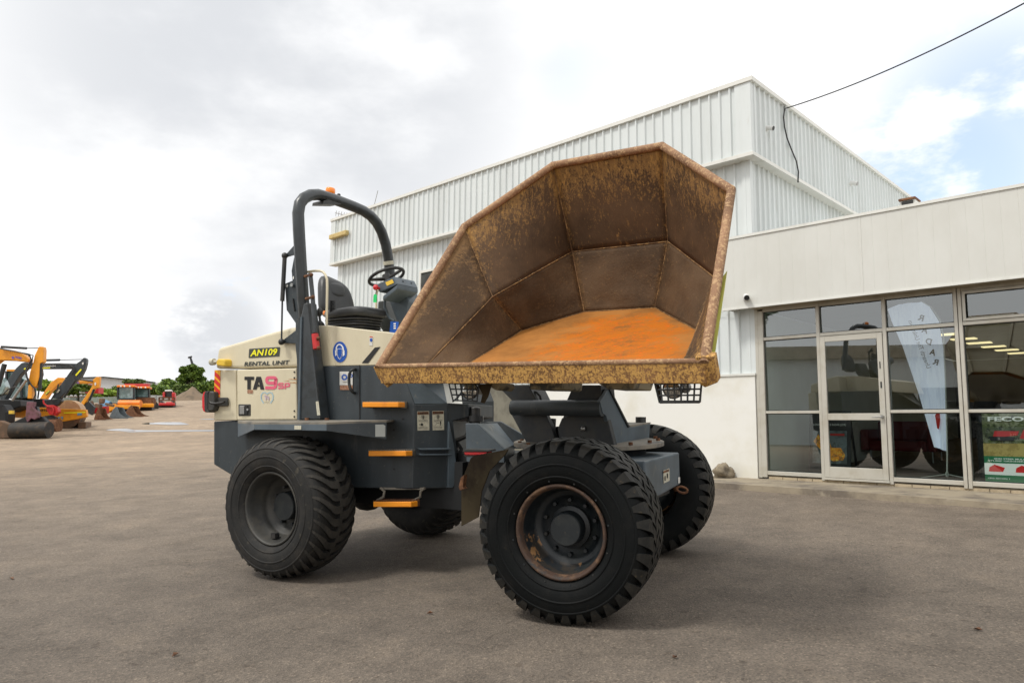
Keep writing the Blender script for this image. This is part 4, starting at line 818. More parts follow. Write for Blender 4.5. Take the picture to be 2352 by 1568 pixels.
# fallen leaves
M['deadleaf'] = mat('dry_leaf', (.16, .075, .035), .8, col2=(.1, .05, .03), scale=40)
for i, (x, y, lab) in enumerate([(987, 1410, 'dry tan leaf on the asphalt left of the front wheel'), (403, 1506, 'curled brown leaf near the bottom left of the asphalt'), (26, 1330, 'tiny brown leaf at the far left edge of the asphalt'), (1550, 1512, 'flat brown leaf on the asphalt below the front axle'), (2246, 1448, 'pale dry leaf on asphalt at the lower right')]):
    p = G(x, y); a = i*1.3; q = MB(); u = V((math.cos(a), math.sin(a), 0)); v = V((-math.sin(a), math.cos(a), 0)); s = .015+.004*(i % 3)
    q.add([p+UZ*.006-u*s*1.5, p+v*s*.8+UZ*.022, p+u*s*1.6+UZ*.012, p-v*s*.8+UZ*.02, p+UZ*.006], [[0, 4, 1], [1, 4, 2], [2, 4, 3], [3, 4, 0]]); tag(q.build('fallen_leaf', M['deadleaf'], recalc=False), lab, 'leaf')
# ------------------------------------------------------------------ the swivel-skip dumper
PH = R_(29); AX = V((math.cos(PH), -math.sin(PH), 0)); BN = V((-math.sin(PH), -math.cos(PH), 0)); BK = V((math.sin(PH), math.cos(PH), .05))
RC = V((-1.40, 7.22, 0)); FC = V((.70, 5.93, 0))
D = thing('dumper', (-.3, 6.5, gz(-.3, 6.5)), 'cream and slate grey site dumper with raised rusty skip, in the foreground', 'dumper')
PS = R_(20); SN = V((-math.sin(PS), -math.cos(PS), 0)); S0 = V((-1.93, 6.69, 0))
def S(x, y, l=0.): return onp(x, y, (S0+SN*l, SN))
T0 = S(949, 1000); TN = V((math.sin(R_(20)), -math.cos(R_(20)), 0))
def T(x, y, l=0.): return onp(x, y, (T0+TN*l, TN))
def hoop(x, y): return onp(x, y, (V((-1.91, 6.6, 0)), AX))
def W_(x, y, l): return onp(x, y, (RC+BN*l, BN))
def SP(mb, pts, t, l=0.): return mb.prism([S(x, y, l) for x, y in pts], BK*t)
def z1(x, y): return (459.4+.375*x, 404.25+.375*y)
def zp(x, y): return (459.4+.17577*x, 753.4+.17577*y)
def zs(x, y): return (716.6+.1875*x, 900.4+.1875*y)
def zm(x, y): return (1010.6+.23438*x, 845.25+.23438*y)
def zt(x, y): return (643.1+.17575*x, 551.25+.17575*y)
def zw(x, y): return (964.7+.3867*x, 845.25+.3867*y)
def z2(x, y): return (459.4+.3399*x, 826.9+.3399*y)

# wheels
PROF = [(.150, .293), (.19, .30), (.215, .315), (.238, .345), (.250, .395), (.252, .44), (.244, .485), (.228, .52), (.20, .545), (.15, .553), (0, .558)]
def rbase(y):
    y = abs(y)
    P = PROF[::-1]
    for (a, ra), (b, rb) in zip(P, P[1:]):
        if a <= y <= b: return ra+(rb-ra)*(y-a)/max(1e-6, b-a)
    return .5
def wheel(c, phi, kind, parent, label):
    n = V((-math.sin(phi), -math.cos(phi), -.05)).normalized(); e1 = V((math.cos(phi), -math.sin(phi), 0)); e2 = n.cross(e1)
    if e2.z < 0: e2 = -e2
    c = V(c)
    def at(th, r, y): return c + n*y + (e1*math.cos(th)+e2*math.sin(th))*r
    w = node('wheel', c, parent); w['label'] = label
    mb = MB(); prof = [(y, r) for y, r in PROF] ; full = prof + [(-y, r) for y, r in prof[::-1][1:]]
    # raised beads on the sidewall
    full2 = []
    for y, r in full:
        full2.append((y, r))
    seg = 72
    mb.lathe(c, n, [(r, y) for y, r in full2], seg, False, True, e1)
    for rr, ww in ((.352, .004), (.43, .004), (.497, .005)):
        yy = None
        for (a, ra), (b, rb) in zip(PROF, PROF[1:]):
            if ra <= rr <= rb: yy = a+(b-a)*(rr-ra)/(rb-ra)
        mb.lathe(c, n, [(rr-ww*2, yy-.002), (rr-ww, yy+.005), (rr+ww, yy+.005), (rr+ww*2, yy-.002)], seg, False, True, e1)
    def lug(strip, th0, h):
        # strip: (y, s0, s1, extra height)
        vs = []
        for y, s0, s1, k in strip:
            rb = rbase(y)
            vs += [at(th0+s0/.57, rb-.01, y), at(th0+s0/.57+.004, rb+h*k, y*1.0), at(th0+s1/.57-.004, rb+h*k, y), at(th0+s1/.57, rb-.01, y)]
        m = len(strip); fs = []
        for i in range(m-1):
            for j in range(3): fs.append([i*4+j, i*4+j+1, (i+1)*4+j+1, (i+1)*4+j])
        fs += [[0, 1, 2, 3], [(m-1)*4+3, (m-1)*4+2, (m-1)*4+1, (m-1)*4]]
        tops = [1 if j == 1 else 0 for i in range(m-1) for j in range(3)]+[0, 0]
        k0 = len(mb.f); mb.add(vs, fs); mb.mi[k0:] = tops
    if kind == 'bar':
        N = 36; p = 2*math.pi/N
        for i in range(N):
            for sgn, off in ((1, 0), (-1, .5)):
                th = (i+off)*p; sw = 1
                q = []
                for y, s, wd, k in ((-.015, .0, .066, 1), (.0, .0, .066, 1), (.06, .002, .066, 1), (.088, .012, .064, 1), (.125, .045, .058, .9), (.155, .07, .052, .72), (.18, .09, .046, .6), (.205, .11, .038, .45), (.225, .128, .03, .3), (.24, .145, .02, .12)):
                    q.append((sgn*y, sw*s-wd/2, sw*s+wd/2, k))
                lug(q, th, .027)
    else:
        N = 34; p = 2*math.pi/N; P = 2*math.pi*.57/N
        for i in range(N):
            for row, (ya, yb, off, sl) in enumerate(((-.062, .002, 0, .045), (.004, .066, .5, -.045), (.074, .137, 0, .05), (-.136, -.070, .5, -.05))):
                q = []
                for t in (0, .5, 1): y = ya+(yb-ya)*t; s = sl*(t-.5); q.append((y, s-P*.40, s+P*.40, 1))
                lug(q, (i+off)*p, .030)
            for sgn, off in ((1, .5), (-1, 0)):
                q = []
                for y, s, wd, k in ((.144, 0, .088, 1), (.180, .018, .084, 1), (.202, .024, .078, 1), (.218, .030, .068, .85), (.230, .034, .056, .5), (.238, .036, .042, .2)): q.append((sgn*y, s*sgn-wd/2, s*sgn+wd/2, k))
                lug(q, (i+off)*p, .031)
    mb.build('tyre', [M['rubber'], M['lug']] if kind == 'bar' else [M['rubber_f'], M['lug_f']], w)
    mb = MB()
    if kind == 'bar':
        mb.lathe(c, n, [(.287, .188), (.300, .205), (.307, .200), (.303, .212), (.294, .216), (.282, .205), (.277, .17), (.268, .155), (.264, .10), (.252, .09), (.248, .045), (.232, .02), (.205, .015), (.195, -.02), (.12, -.03), (.08, -.03)], 56, False, True, e1)
        mb.build('rim', M['rim'], w)
        mb = MB(); mb.lathe(c, n, [(.118, -.03), (.118, .06), (.112, .07), (.02, .072), (.0, .072)], 30, False, False, e1); mb.build('hub', M['hub'], w)
        mb = MB(); q = at(-1.70, .235, .10); mb.cyl(q, q+n*.05, .02, 10); mb.cbox(q+n*.04, e1*.05, e2*.04, n*.03); mb.build('valve', M['black'], w)
        ns, nr = 8, .16
    else:
        mb.lathe(c, n, [(.287, .188), (.298, .203), (.306, .212), (.300, .222), (.288, .223), (.278, .205), (.270, .17)], 56, False, True, e1); mb.build('rim_ring', M['rimrust'], w)
        mb = MB(); mb.lathe(c, n, [(.270, .171), (.262, .11), (.25, .05), (.235, .02), (.215, .025), (.2, -.01), (.12, -.03), (.08, -.03)], 56, False, True, e1); 
        sg_ = 1 if n.cross(e1).z > 0 else -1
        for k in range(1, 4):
            for j in range(56):
                th = (sg_*2*math.pi*(j+.5)/56) % (2*math.pi)
                if 3.3 < th < 5.0: mb.mi[(k-1)*56+j] = 1
        mb.build('rim', [M['rimdark'], M['barrel']], w)
        mb = MB(); mb.lathe(c, n, [(.138, -.03), (.138, .02), (.112, .03), (.106, .11), (.1, .118), (.0, .12)], 30, False, False, e1); mb.build('hub', M['hub'], w)
        ns, nr = 10, .178
    for i in range(ns):
        q = at(i*2*math.pi/ns+.3, nr, -.02); b = MB(); b.cyl(q, q+n*.045, .013, 6); b.build('wheel_nut', M['blacksteel'], w)
    if kind != 'bar':
        b = MB()
        for i in range(12): q = at(i*2*math.pi/12+.2, .326, .222); b.cyl(q, q+n*.008, .006, 6)
        b.build('bead_bolts', M['blacksteel'], w)
    return w
wheel((-1.884, 6.355, .564), R_(29.3), 'bar', D, 'rear wheel with chevron bar tread and grey rim')
wheel((.399, 4.953, .592), R_(23.2), 'block', D, 'front wheel with diamond block tread and worn orange rim ring')
wheel((1.273, 6.903, .687), R_(23.2)+math.pi, 'block', D, 'far front wheel with diamond block tread')
wheel((-.908, 8.094, .663), R_(29.3)+math.pi, 'bar', D, 'far rear wheel half hidden under the body')
mb = MB(); mb.cyl(V((-1.78, 6.55, .60)), V((-1.0, 7.92, .66)), .10, 12); mb.cyl(V((.46, 5.1, .60)), V((1.2, 6.76, .67)), .10, 12); mb.ball(V((-1.39, 7.23, .62)), .2); mb.build('axle', M['blacksteel'], D)

# rear chassis and bodywork
mb = MB(); SP(mb, [(690, 841), (919, 838), (952, 928), (948, 1122), (808, 1119.5), (700, 1119), (529, 1089), (491, 1066), (491, 967.5), (690, 967.5)], 1.35, -.004)
body = mb.build('rear_chassis', M['slate'], D, bevel=.008)
mb = MB(); mb.prism([T(952, 928, .002), T(1028, 926.4, .002), T(1030, 1120, .002), T(946, 1122, .002)], V((.1, .7, 0))); mb.build('corner_panel', M['slate'], D, bevel=.008)
mb = MB(); a, b = T(953, 927), T(1027, 925.5); u1 = onp(1010, 840, (T0-TN*.42, TN)); u0 = onp(905, 836, (S0-SN*.02, SN)); mb.poly([S(919, 838, .002), a, b, u1, u0]); mb.build('sloping_cowl', M['slate_light'], D)
mb = MB(); mb.poly([b, T(1062, 927), onp(1050, 840, (T0-TN*.6, TN)), u1]); mb.build('cowl_side_lit', M['fascia'], D)  # sunlit cowl side: brightness painted in with the pale cladding colour
mb = MB(); mb.prism([T(1028, 927, -.01), T(1075.6, 927, -.01), T(1075.6, 957, -.01), T(1040, 966, -.01), T(1052, 1101, -.01), T(1040, 1119, -.01), T(1029, 1119, -.01)], V((.2, .6, 0))); mb.build('articulation_plate', M['slate'], D, bevel=.005)
mb = MB(); mb.prism([T(1031.6, 967, .05), T(1043, 1022, .05), T(1052, 1101, .05), T(1040, 1119.5, .05), T(1029, 1119.5, .05)], -TN*.06); mb.build('gusset_fin', M['slate_light'], D, bevel=.003)
# hood, engine door
mb = MB(); SP(mb, [(500, 799), (540, 787.5), (610, 766.5), (662, 752.6), (686, 749.5), (690, 843), (541, 846.5), (493, 846.5)], 1.42, .018)
mb.build('hood', M['cream'], D, bevel=.03, seg=3)
mb = MB(); SP(mb, [(493.5, 849), (541, 849), (544, 965.5), (490.5, 965.5)], 1.5, .012); mb.build('rear_corner_panel', M['cream'], D, bevel=.012)
mb = MB(); SP(mb, [(544, 849), (680.5, 845), (682, 963.5), (544, 964.5)], .1, .024); door = mb.build('engine_door', M['cream'], D, bevel=.010)
mb = MB(); SP(mb, [(680, 846), (690, 845), (690, 966), (680, 966)], 1.2, .0); mb.build('door_pillar', M['slate'], D)
h_ = MB()
for y in (854, 867.5, 943.5, 956.5): q = S(676.5, y, .024); h_.cyl(q, q+SN*.006, .008, 8)
h_.build('hinge_bolts', M['blackink'], door)
mb = MB(); SP(mb, [(547, 928), (575, 928), (575, 955), (547, 955)], .02, .030); lt = mb.build('latch_plate', M['rim'], door, bevel=.006)
mb = MB(); SP(mb, [(549.5, 931.5), (560, 931.5), (560, 951), (549.5, 951)], .015, .045); mb.build('latch_paddle', M['steel'], lt, bevel=.004); mb = MB(); SP(mb, [(560, 931.5), (568, 931.5), (568, 951), (560, 951)], .012, .040); mb.build('latch_recess', M['blackink'], lt)
mb = MB(); q = S(570, 940, .03); mb.cyl(q, q+SN*.012, .011, 10); mb.build('key_lock', M['chrome'], lt)
# rust runs on the door
M['rustrun'] = mat('rust_run', (.5, .2, .05), .7, col2=(.58, .45, .28), scale=40, lo=.4, hi=.6)
mb = MB()
for x0, x1, y, hh in ((664, 681.5, 877.6, 2.2), (662, 681.5, 870.3, 1.6), (651, 664, 874, 1.3)): mb.poly([S(x0, y, .0275), S(x1, y-.5, .0275), S(x1, y+hh, .0275), S(x0, y+hh*.4, .0275)])
mb.build('rust_run', M['rustrun'], door, recalc=False)
# lettering and stickers on the door and hood
def lab(name, pts, m, parent, l, surf=S): mb = MB(); mb.poly([surf(x, y, l) for x, y in pts]); return mb.build(name, m, parent, recalc=False)
def txt(name, body, bl, br, tl, m, parent, l, surf=S, bold=.03, shear=0., sp=1.): mb = MB(); write(mb, body, surf(*bl, l), surf(*br, l), surf(*tl, l), (0, 0, 0), bold, shear, sp); return mb.build(name, m, parent, recalc=False)
npl = lab('number_plate', [zp(*p) for p in [(648, 270), (1040, 246), (1046, 252), (1036, 362), (1030, 368), (640, 389), (634, 383), (642, 276)]], M['plate'], D, .022)
txt('plate_number', 'AN109', zp(655, 370), zp(1010, 350), zp(655, 284), M['yellowink'], npl, .026, bold=.025, shear=.2)
txt('rental_lettering', 'RENTAL UNIT', zp(577, 497), zp(1172, 474), zp(577, 442), M['plate'], D, .023, bold=.035, shear=.15, sp=1.02)
mb = MB(); Q = lambda x, y: S(*zp(x, y), .0285)
for pts in ([(580, 633), (706, 633), (706, 676), (664, 676), (664, 800), (617, 800), (617, 676), (580, 676)], [(738, 633), (796, 633), (838, 800), (690, 800)],): pass
mb.poly([Q(*p) for p in [(580, 633), (706, 633), (704, 676), (580, 676)]]).poly([Q(*p) for p in [(617, 676), (664, 676), (662, 800), (617, 800)]])
mb.poly([Q(*p) for p in [(738, 633), (768, 633), (768, 690), (738, 800), (690, 800)]]).poly([Q(*p) for p in [(768, 633), (796, 633), (838, 800), (788, 800), (783, 762), (768, 690)]]).poly([Q(*p) for p in [(752, 750), (768, 728), (783, 762), (750, 766)]])
mb.build('model_letters', M['blackink'], door, recalc=False)
mb = MB(); mb.stroke([(992, 690), (992, 665), (980, 648), (960, 645), (900, 645), (880, 650), (872, 665), (872, 695), (880, 712), (900, 717), (990, 717)], 40, Q)
mb.stroke([(987, 660), (987, 745), (980, 768), (962, 778), (852, 778)], 41, Q)
mb.stroke([(1090, 722), (1032, 722), (1026, 728), (1026, 746), (1032, 752), (1082, 752), (1088, 758), (1088, 776), (1082, 783), (1020, 783)], 18, Q)
mb.stroke([(1112, 793), (1112, 722), (1160, 722), (1166, 728), (1166, 754), (1160, 760), (1112, 760)], 18, Q); mb.build('model_number', M['pink'], door, recalc=False)
lab('small_sticker', [zp(*p) for p in [(618, 806), (690, 806), (690, 851), (618, 851)]], M['brownsticker'], door, .0285)
mb = MB(); mb.stroke([(830, 980), (800, 930), (797, 880), (815, 845), (845, 838), (868, 850), (877, 865), (886, 850), (910, 838), (940, 846), (956, 885), (950, 935), (920, 980)], 9, Q); mb.build('heart_outline', M['lightblue'], door, recalc=False)
mb = MB(); mb.stroke([(840, 884), (880, 884)], 12, Q); mb.stroke([(860, 884), (860, 940)], 12, Q); mb.stroke([(885, 892), (872, 915), (905, 915)], 11, Q); mb.stroke([(897, 892), (897, 945)], 11, Q); mb.build('heart_letters', M['mauve'], door, recalc=False)
txt('heart_caption', 'FINAL', zp(845, 974), zp(906, 974), zp(845, 962), M['plate'], door, .0285, bold=.01, sp=1.4)
hz = lab('hazard_panel', [zp(*p) for p in [(190, 548), (266, 548), (258, 908), (182, 905)]], M['hiyel'], D, .0155)
mb = MB()
for k in range(4):
    y = 560+k*92; mb.poly([S(*zp(190-k*1.6, max(550, y)), .0175), S(*zp(264-k*1.6, min(904, y+72)), .0175), S(*zp(263-k*1.6, min(906, y+132)), .0175), S(*zp(188-k*1.6, min(904, y+58)), .0175)])
mb.build('hazard_stripes', M['hired'], hz, recalc=False)
rs = lab('stop_sticker', [zp(*p) for p in [(332, 430), (406, 427), (400, 482), (326, 487)]], M['red'], D, .0225)
txt('stop_words', 'STOP', zp(340, 472), zp(392, 470), zp(340, 458), M['whitepaint'], rs, .0245)
mb = MB(); SP(mb, [zp(*p) for p in [(228, 400), (312, 405), (325, 430), (318, 500), (215, 488), (205, 462)]], .09, .10); es = mb.build('stop_box', M['yellow'], D, bevel=.012)
mb = MB(); q = S(*zp(232, 438), .08); mb.cyl(q, q-AX*.055, .016, 12).cyl(q-AX*.05, q-AX*.09, .032, 16); mb.build('stop_button', M['label'], es, bevel=.008)
# tail lamp
mb = MB(); SP(mb, [zp(*p) for p in [(178, 908), (345, 905), (357, 920), (355, 1008), (345, 1018), (178, 1020)]], .02, .04); tl = mb.build('lamp_arm', M['rim'], D, bevel=.006)
def TLP(x, y, o): return S(*zp(x, y), .05+o)
mb = MB(); mb.prism([TLP(x, y, .03) for x, y in [(100, 840), (130, 822), (180, 830), (184, 1020), (170, 1080), (120, 1090), (92, 1070)]], SN*-.12); mb.build('lamp_housing', M['rim'], tl, bevel=.02, seg=3)
mb = MB(); mb.prism([TLP(x, y, .035) for x, y in [(62, 835), (75, 822), (112, 822), (102, 860), (96, 1060), (118, 1098), (75, 1100), (55, 1080), (50, 880)]], SN*-.13); mb.build('rubber_surround', M['black'], tl, bevel=.012)
mb = MB(); mb.prism([TLP(x, y, .03) for x, y in [(42, 840), (68, 825), (56, 870), (58, 1080), (70, 1100), (40, 1080), (26, 1030), (26, 900)]], SN*-.12); mb.build('red_lens', M['redlens'], tl, bevel=.01)
mb = MB(); mb.tube([S(*zp(*p), .075) for p in [(130, 965), (150, 980), (200, 985), (280, 975), (315, 965), (322, 945)]], .012, 8); mb.build('lamp_cable', M['black'], tl)
# seat base
mb = MB(); e1_, e2_ = S(752, 747), S(771, 840)
fl_ = [onp(x, y, (S0-SN*.09, V((-math.sin(R_(38)), -math.cos(R_(38)), 0)))) for x, y in [(690, 750), (690, 842)]]
SP(mb, [(752, 747), (894, 763.6), (960, 775), (985, 842), (915, 837.5), (771, 840)], 1.2, .0)
mb.prism([e1_, e2_, S(700, 841.5, -.10), S(700, 749, -.10)], BK*1.0); sb = mb.build('seat_base', M['cream'], D, bevel=.006)
lab('pedal_slot', [(830.6, 833.6), (860.6, 798), (874, 796), (845.6, 833.6)], M['blackink'], sb, .004)
def ell(cx, cy, rx, ry, l, n=28, surf=S): return [surf(cx+rx*math.cos(i*2*math.pi/n), cy+ry*math.sin(i*2*math.pi/n), l) for i in range(n)]
mb = MB(); mb.poly(ell(780.8, 808, 16.2, 24, .0045)); bs = mb.build('hearing_sign', M['blue'], sb, recalc=False)
mb = MB(); q = lambda x, y: S(x, y, .007)
mb.poly([q(*zt(*p)) for p in [(745, 1420), (812, 1415), (815, 1480), (800, 1535), (780, 1560), (757, 1535), (745, 1490)]])
mb.stroke([zt(*p) for p in [(735, 1450), (737, 1400), (752, 1372), (775, 1362), (800, 1370), (820, 1398), (830, 1450)]], 3.0, q)
mb.poly([q(*zt(*p)) for p in [(718, 1440), (738, 1430), (742, 1505), (722, 1515)]]).poly([q(*zt(*p)) for p in [(820, 1450), (843, 1440), (843, 1500), (820, 1520)]]); mb.build('headphones_symbol', M['whitepaint'], bs, recalc=False)
mb = MB(); q2 = lambda x, y: S(x, y, .009); mb.poly([q2(*zt(*p)) for p in [(750, 1425), (807, 1420), (810, 1478), (796, 1528), (780, 1550), (762, 1528), (750, 1488)]]); mb.build('face_symbol', M['blue'], bs, recalc=False)
s_ = lab('small_notice', [zt(*p) for p in [(1172, 1256), (1212, 1262), (1208, 1382), (1168, 1376)]], M['white'], sb, .004)
lab('notice_band', [zt(*p) for p in [(1172, 1256), (1212, 1262), (1211, 1274), (1171, 1268)]], M['hired'], s_, .006); mb = MB(); mb.poly(ell(*zt(1191, 1305), 3., 4.2, .006, 14)); mb.build('notice_symbol', M['blue'], s_, recalc=False)
# fender over the rear wheel
P1, P2, P3, P4 = S(546, 972, .06), W_(583.5, 974, 1.18), W_(750, 974, 1.18), S(887, 969.5, .25)
I1, I4 = S(546, 968, 0), S(905, 968, 0)
mb = MB(); mb.prism([I1, P1, P2, P3, P4, I4], (0, 0, .016)); mb.build('fender_top', M['dust'], D)
mb = MB(); c1, c2, c3, c4 = S(546, 1004, .06), W_(583.5, 986.7, 1.18), W_(750, 989.4, 1.18), S(887, 1009, .25); ii = BK*.012
mb.prism([P2, P3, c3, c2], ii).prism([P1, P2, c2, c1], ii); mb.build('fender_skirt', M['slate_light'], D, bevel=.004)
mb = MB(); mb.prism([P3, P4, c4, c3], ii); mb.build('fender_front_skirt', M['slate'], D, bevel=.004)
def fq(x, y): return onp(x, y, (P4+(-TN)*0, (P4-P3).cross(UZ).normalized()))
fn = (P4-P3).cross(UZ).normalized(); fn = fn if fn.y < 0 else -fn
mb = MB(); mb.poly([onp(x, y, (P4+fn*.005, fn)) for x, y in [(862, 974.5), (880, 974.2), (885, 977), (885, 1002.6), (862, 1002.4)]]); mb.build('reflector_patch', M['fencegrey'], D, recalc=False)
mb = MB(); mb.poly([W_(x, y, 1.186) for x, y in [(676, 976.6), (691.8, 976.8), (691.8, 986), (676, 985.6)]]); mb.build('fender_sticker', M['label'], D, recalc=False)
# side panel fittings
mb = MB(); SP(mb, [(824.6, 838), (826, 838), (826, 967), (824.6, 967)], .004, .006); mb.build('panel_seam', M['blackink'], D)
mb = MB()
for x, y in (zs(1000, 463), zs(1002, 940), zs(1115, 330)): q = S(x, y, .0); mb.cyl(q, q+SN*.004, .008, 8)
mb.build('hole_plug', M['blackink'], D, split=True)
st = lab('gear_sticker', [(780, 853), (810, 853), (810, 884), (780, 884)], M['white'], D, .004)
lab('sticker_foot', [(780.8, 884.6), (810, 884.6), (810, 895), (780.8, 895)], M['brownsticker'], st, .004)
mb = MB()
for cx, cy, r in ((791, 866, 7.5), (806, 862.5, 4.5)):
    pts = []
    for i in range(24):
        rr = r*(1 if i % 2 else .78); pts.append((cx+rr*math.cos(i*math.pi/12), cy+rr*1.05*math.sin(i*math.pi/12)))
    for i in range(24): a = pts[i]; b = pts[(i+1) % 24]; mb.poly([S(*a, .006), S(*b, .006), S(cx+(b[0]-cx)*.5, cy+(b[1]-cy)*.5, .006), S(cx+(a[0]-cx)*.5, cy+(a[1]-cy)*.5, .006)])
mb.build('gear_symbol', M['blue'], st, recalc=False)
txt('sticker_name', 'e-PINION', (787, 878.5), (802, 878.5), (787, 876), M['plate'], st, .006, bold=.01)
mb = MB(); hp = [(815.6, 848, 0), (812, 848.5, .05), (806, 851, .06), (803, 858, .06), (801.6, 869, .06), (801.8, 880, .06), (804, 891, .06), (810, 900, .055), (814, 902, 0)]
mb.tube([S(x, y, l) for x, y, l in hp], .0135, 10); mb.build('grab_handle', M['blacksteel'], D)
def step(x0, x1, xe, y0, y1, l, low=False):
    mb = MB(); a = [S(x0, y0, l), S(x1, y0, l), S(x1, y1, l), S(x0, y1, l)]; mb.prism(a, -SN*.012)
    b, c = S(x1, y0, l), S(x1, y1, l); o = AX*.03-SN*(.07); mb.prism([b, b+o, c+o, c], AX*-.012)
    s_ = mb.build('step', M['orange'], D, bevel=.006)
    t = MB(); p0, p1 = S(x0, y0, l-.012), S(x1, y0, l-.012); dp = -SN*(l-.012)
    t.prism([p0, p1, p1+dp, p0+dp], V((0, 0, -.006)))
    for i in range(22):
        f = (i+.5)/22; q = p0.lerp(p1, f)
        for d in (.0, .33, .66, .97): t.cbox(q+dp*d+V((0, 0, .004)), AX*.006, SN*.012, UZ*.014)
    for f in (.02, .98): q = p0.lerp(p1, f); t.prism([q, q+dp, q+dp-UZ*.05, q-UZ*.045], AX*.008)
    t.build('tread_plate', M['dust'] if not low else M['rust'], s_)
    return s_
step(832, 915, 925, 923, 934.8, .17); step(846, 932, 940, 1035, 1047, .19)
lo_ = step(857, 944, 952, 1151.5, 1163.8, .17, True)
mb = MB(); mb.tube([S(875, 1120, .02), S(883, 1128, .03), S(881, 1140, .03), S(866, 1149, .03)], .012, 6); mb.tube([S(975, 1120, -.06), S(966, 1128, -.05), S(965, 1141, -.05), S(948, 1150, .05)], .012, 6); mb.prism([S(872, 1119, .02), S(975, 1119, -.05), S(975, 1124, -.05), S(872, 1124, .02)], -SN*.03); mb.build('step_bracket', M['dust'], lo_)
def warn(x0, y0, x1, y1, bubbles, lbl):
    w = lab('warning_sticker', [(x0, y0), (x1, y0-.6), (x1+.8, y1-.8), (x0+1, y1)], M['label'], D, .006, T); w['label'] = lbl
    lab('warning_band', [(x0+.8, y0+.9), (x1-.8, y0+.3), (x1-.8, y0+6.6), (x0+.8, y0+7.2)], M['rust'], w, .008, T)
    txt('warning_word', 'WARNING', (x0+6, y0+6), (x1-2.5, y0+5.4), (x0+6, y0+2.2), M['blackink'], w, .0095, T)
    xm = (x0+x1)/2; mb = MB(); q = lambda x, y: T(x, y, .009)
    mb.poly([q(x, y) for x, y in [(xm-1.6, y0+11), (xm+1.6, y0+11), (xm+1.2, y0+18), (xm-1.2, y0+18)]]); mb.poly(ell(xm, y0+9.6, 1.4, 1.5, .009, 10, T))
    for s in (-1, 1): mb.stroke([(xm+s*4, y0+9), (xm+s*3.2, y0+12.5), (xm+s*4, y0+16)], .7, q); mb.stroke([(xm+s*5.5, y0+13), (xm+s*8, y0+13)], .6, q)
    for k in range(3): mb.stroke([(x0+3, y0+20+1.6*k), (x1-3, y0+19.6+1.6*k)], .45, q)
    if bubbles: mb.poly(ell(x0+11, y0+30, 3., 3., .009, 12, T)); mb.stroke([(x0+4, y0+30), (x0+14, y0+30)], 1.2, q)
    else: mb.poly([q(x, y) for x, y in [(x1-9, y0+25.5), (x1-6, y0+25.5), (x1-6.8, y0+33), (x1-8.2, y0+33)]]); mb.poly(ell(x1-7.5, y0+24.4, 1.4, 1.5, .009, 10, T)); mb.stroke([(x0+11, y0+27.5), (x0+16, y0+27.5)], 1., q); mb.stroke([(x0+6, y0+22.5), (x0+9.5, y0+25), (x0+9.5, y0+30), (x0+6, y0+33)], .5, q)
    for k in range(3): mb.stroke([(x0+3, y0+36+1.8*k), (x1-4, y0+35.6+1.8*k)], .45, q)
    mb.build('warning_symbols', M['blackink'], w, recalc=False)
warn(958, 944.5, 985.6, 988.5, True, 'left warning sticker with reclining figure'); warn(992.8, 943.6, 1019.4, 987.8, False, 'right warning sticker with standing figure')
mb = MB()
for y in (1029.5, 1042): mb.prism([T(963, y, .09), T(1038, y-.6, .05), T(1040, y+3.4, .05), T(965, y+4, .09)], -TN*.09)
mb.build('hand_rails', M['slate_light'], D, bevel=.004)
mb = MB(); mb.cyl(T(1091, 974, -.05), T(1091, 937, -.05), .052, 16); mb.cyl(T(1091, 968, -.05), T(1091, 955, -.05), .076, 16); mb.ball(T(1091, 938, -.05), .05, (1, 1, .45)); mb.bar(T(1036, 961, -.1), T(1090, 959, -.05), .05, .045); mb.build('pivot_post', M['black'], D)
mb = MB()
for pts in ([(1036, 1012), (1052, 1010), (1068, 1003), (1074, 995)], [(1046, 1030), (1056, 1050), (1050, 1075), (1058, 1100)], [(1050, 1015), (1060, 1030), (1054, 1062), (1062, 1085)]): mb.tube([T(x, y, -.05) for x, y in pts], .018, 8)
mb.build('hydraulic_hose', M['black'], D)
mb = MB(); mb.cbox(V((-.15, 6.5, .80)), AX*1.3, BK*.4, UZ*.44); mb.cbox(V((-1.1, 7.05, .75)), AX*1.9, BK*.6, UZ*.40); mb.build('belly_frame', M['void'], D)

# roll bar
L_ = [(700, 730), (697, 697), (690.5, 600), (686.5, 530), (684.8, 490), (688.5, 468), (698, 455.5), (713, 448), (730, 447), (752, 453), (780, 462.5), (812, 474.5), (834, 484), (851, 495.5), (865, 511), (877, 534), (886, 562), (892, 594), (897, 645), (903, 700), (906, 740)]
mb = MB(); mb.tube([hoop(*p) for p in L_], .054, 18); rb = mb.build('roll_bar', M['rops'], D)
mb = MB(); c = hoop(892.6, 604); u = (hoop(893.3, 612)-hoop(891.5, 596)); mb.cyl(hoop(891.8, 599.5), hoop(893, 608), .0555, 18); mb.build('bar_label', M['label'], rb)
def pst(x, y, l): return onp(x, y, (V((-1.91, 6.6, 0))+BN*l, (BN+AX*.15).normalized()))
mb = MB(); mb.prism([pst(x, y, .06) for x, y in [(690.5, 727), (697, 697), (706, 694), (735.5, 963.5), (684, 964)]], BK*.12); post = mb.build('bar_post', M['rops'], D, bevel=.012)
mb = MB(); mb.prism([pst(x, y, .075) for x, y in [(690, 728), (693, 727), (687.5, 964), (683, 964)]], BK*.02); mb.build('post_edge', M['slate_light'], post)
mb = MB(); mb.poly([pst(x, y, .064) for x, y in [(725, 922), (731.5, 921), (735.4, 953), (728.5, 953.6)]]); mb.build('post_label', M['label'], post, recalc=False)
mb = MB(); mb.prism([pst(x, y, .10) for x, y in [(662, 966), (756, 966), (756, 970), (662, 970)]], BK*.22); bp_ = mb.build('post_foot', M['black'], D, bevel=.004)
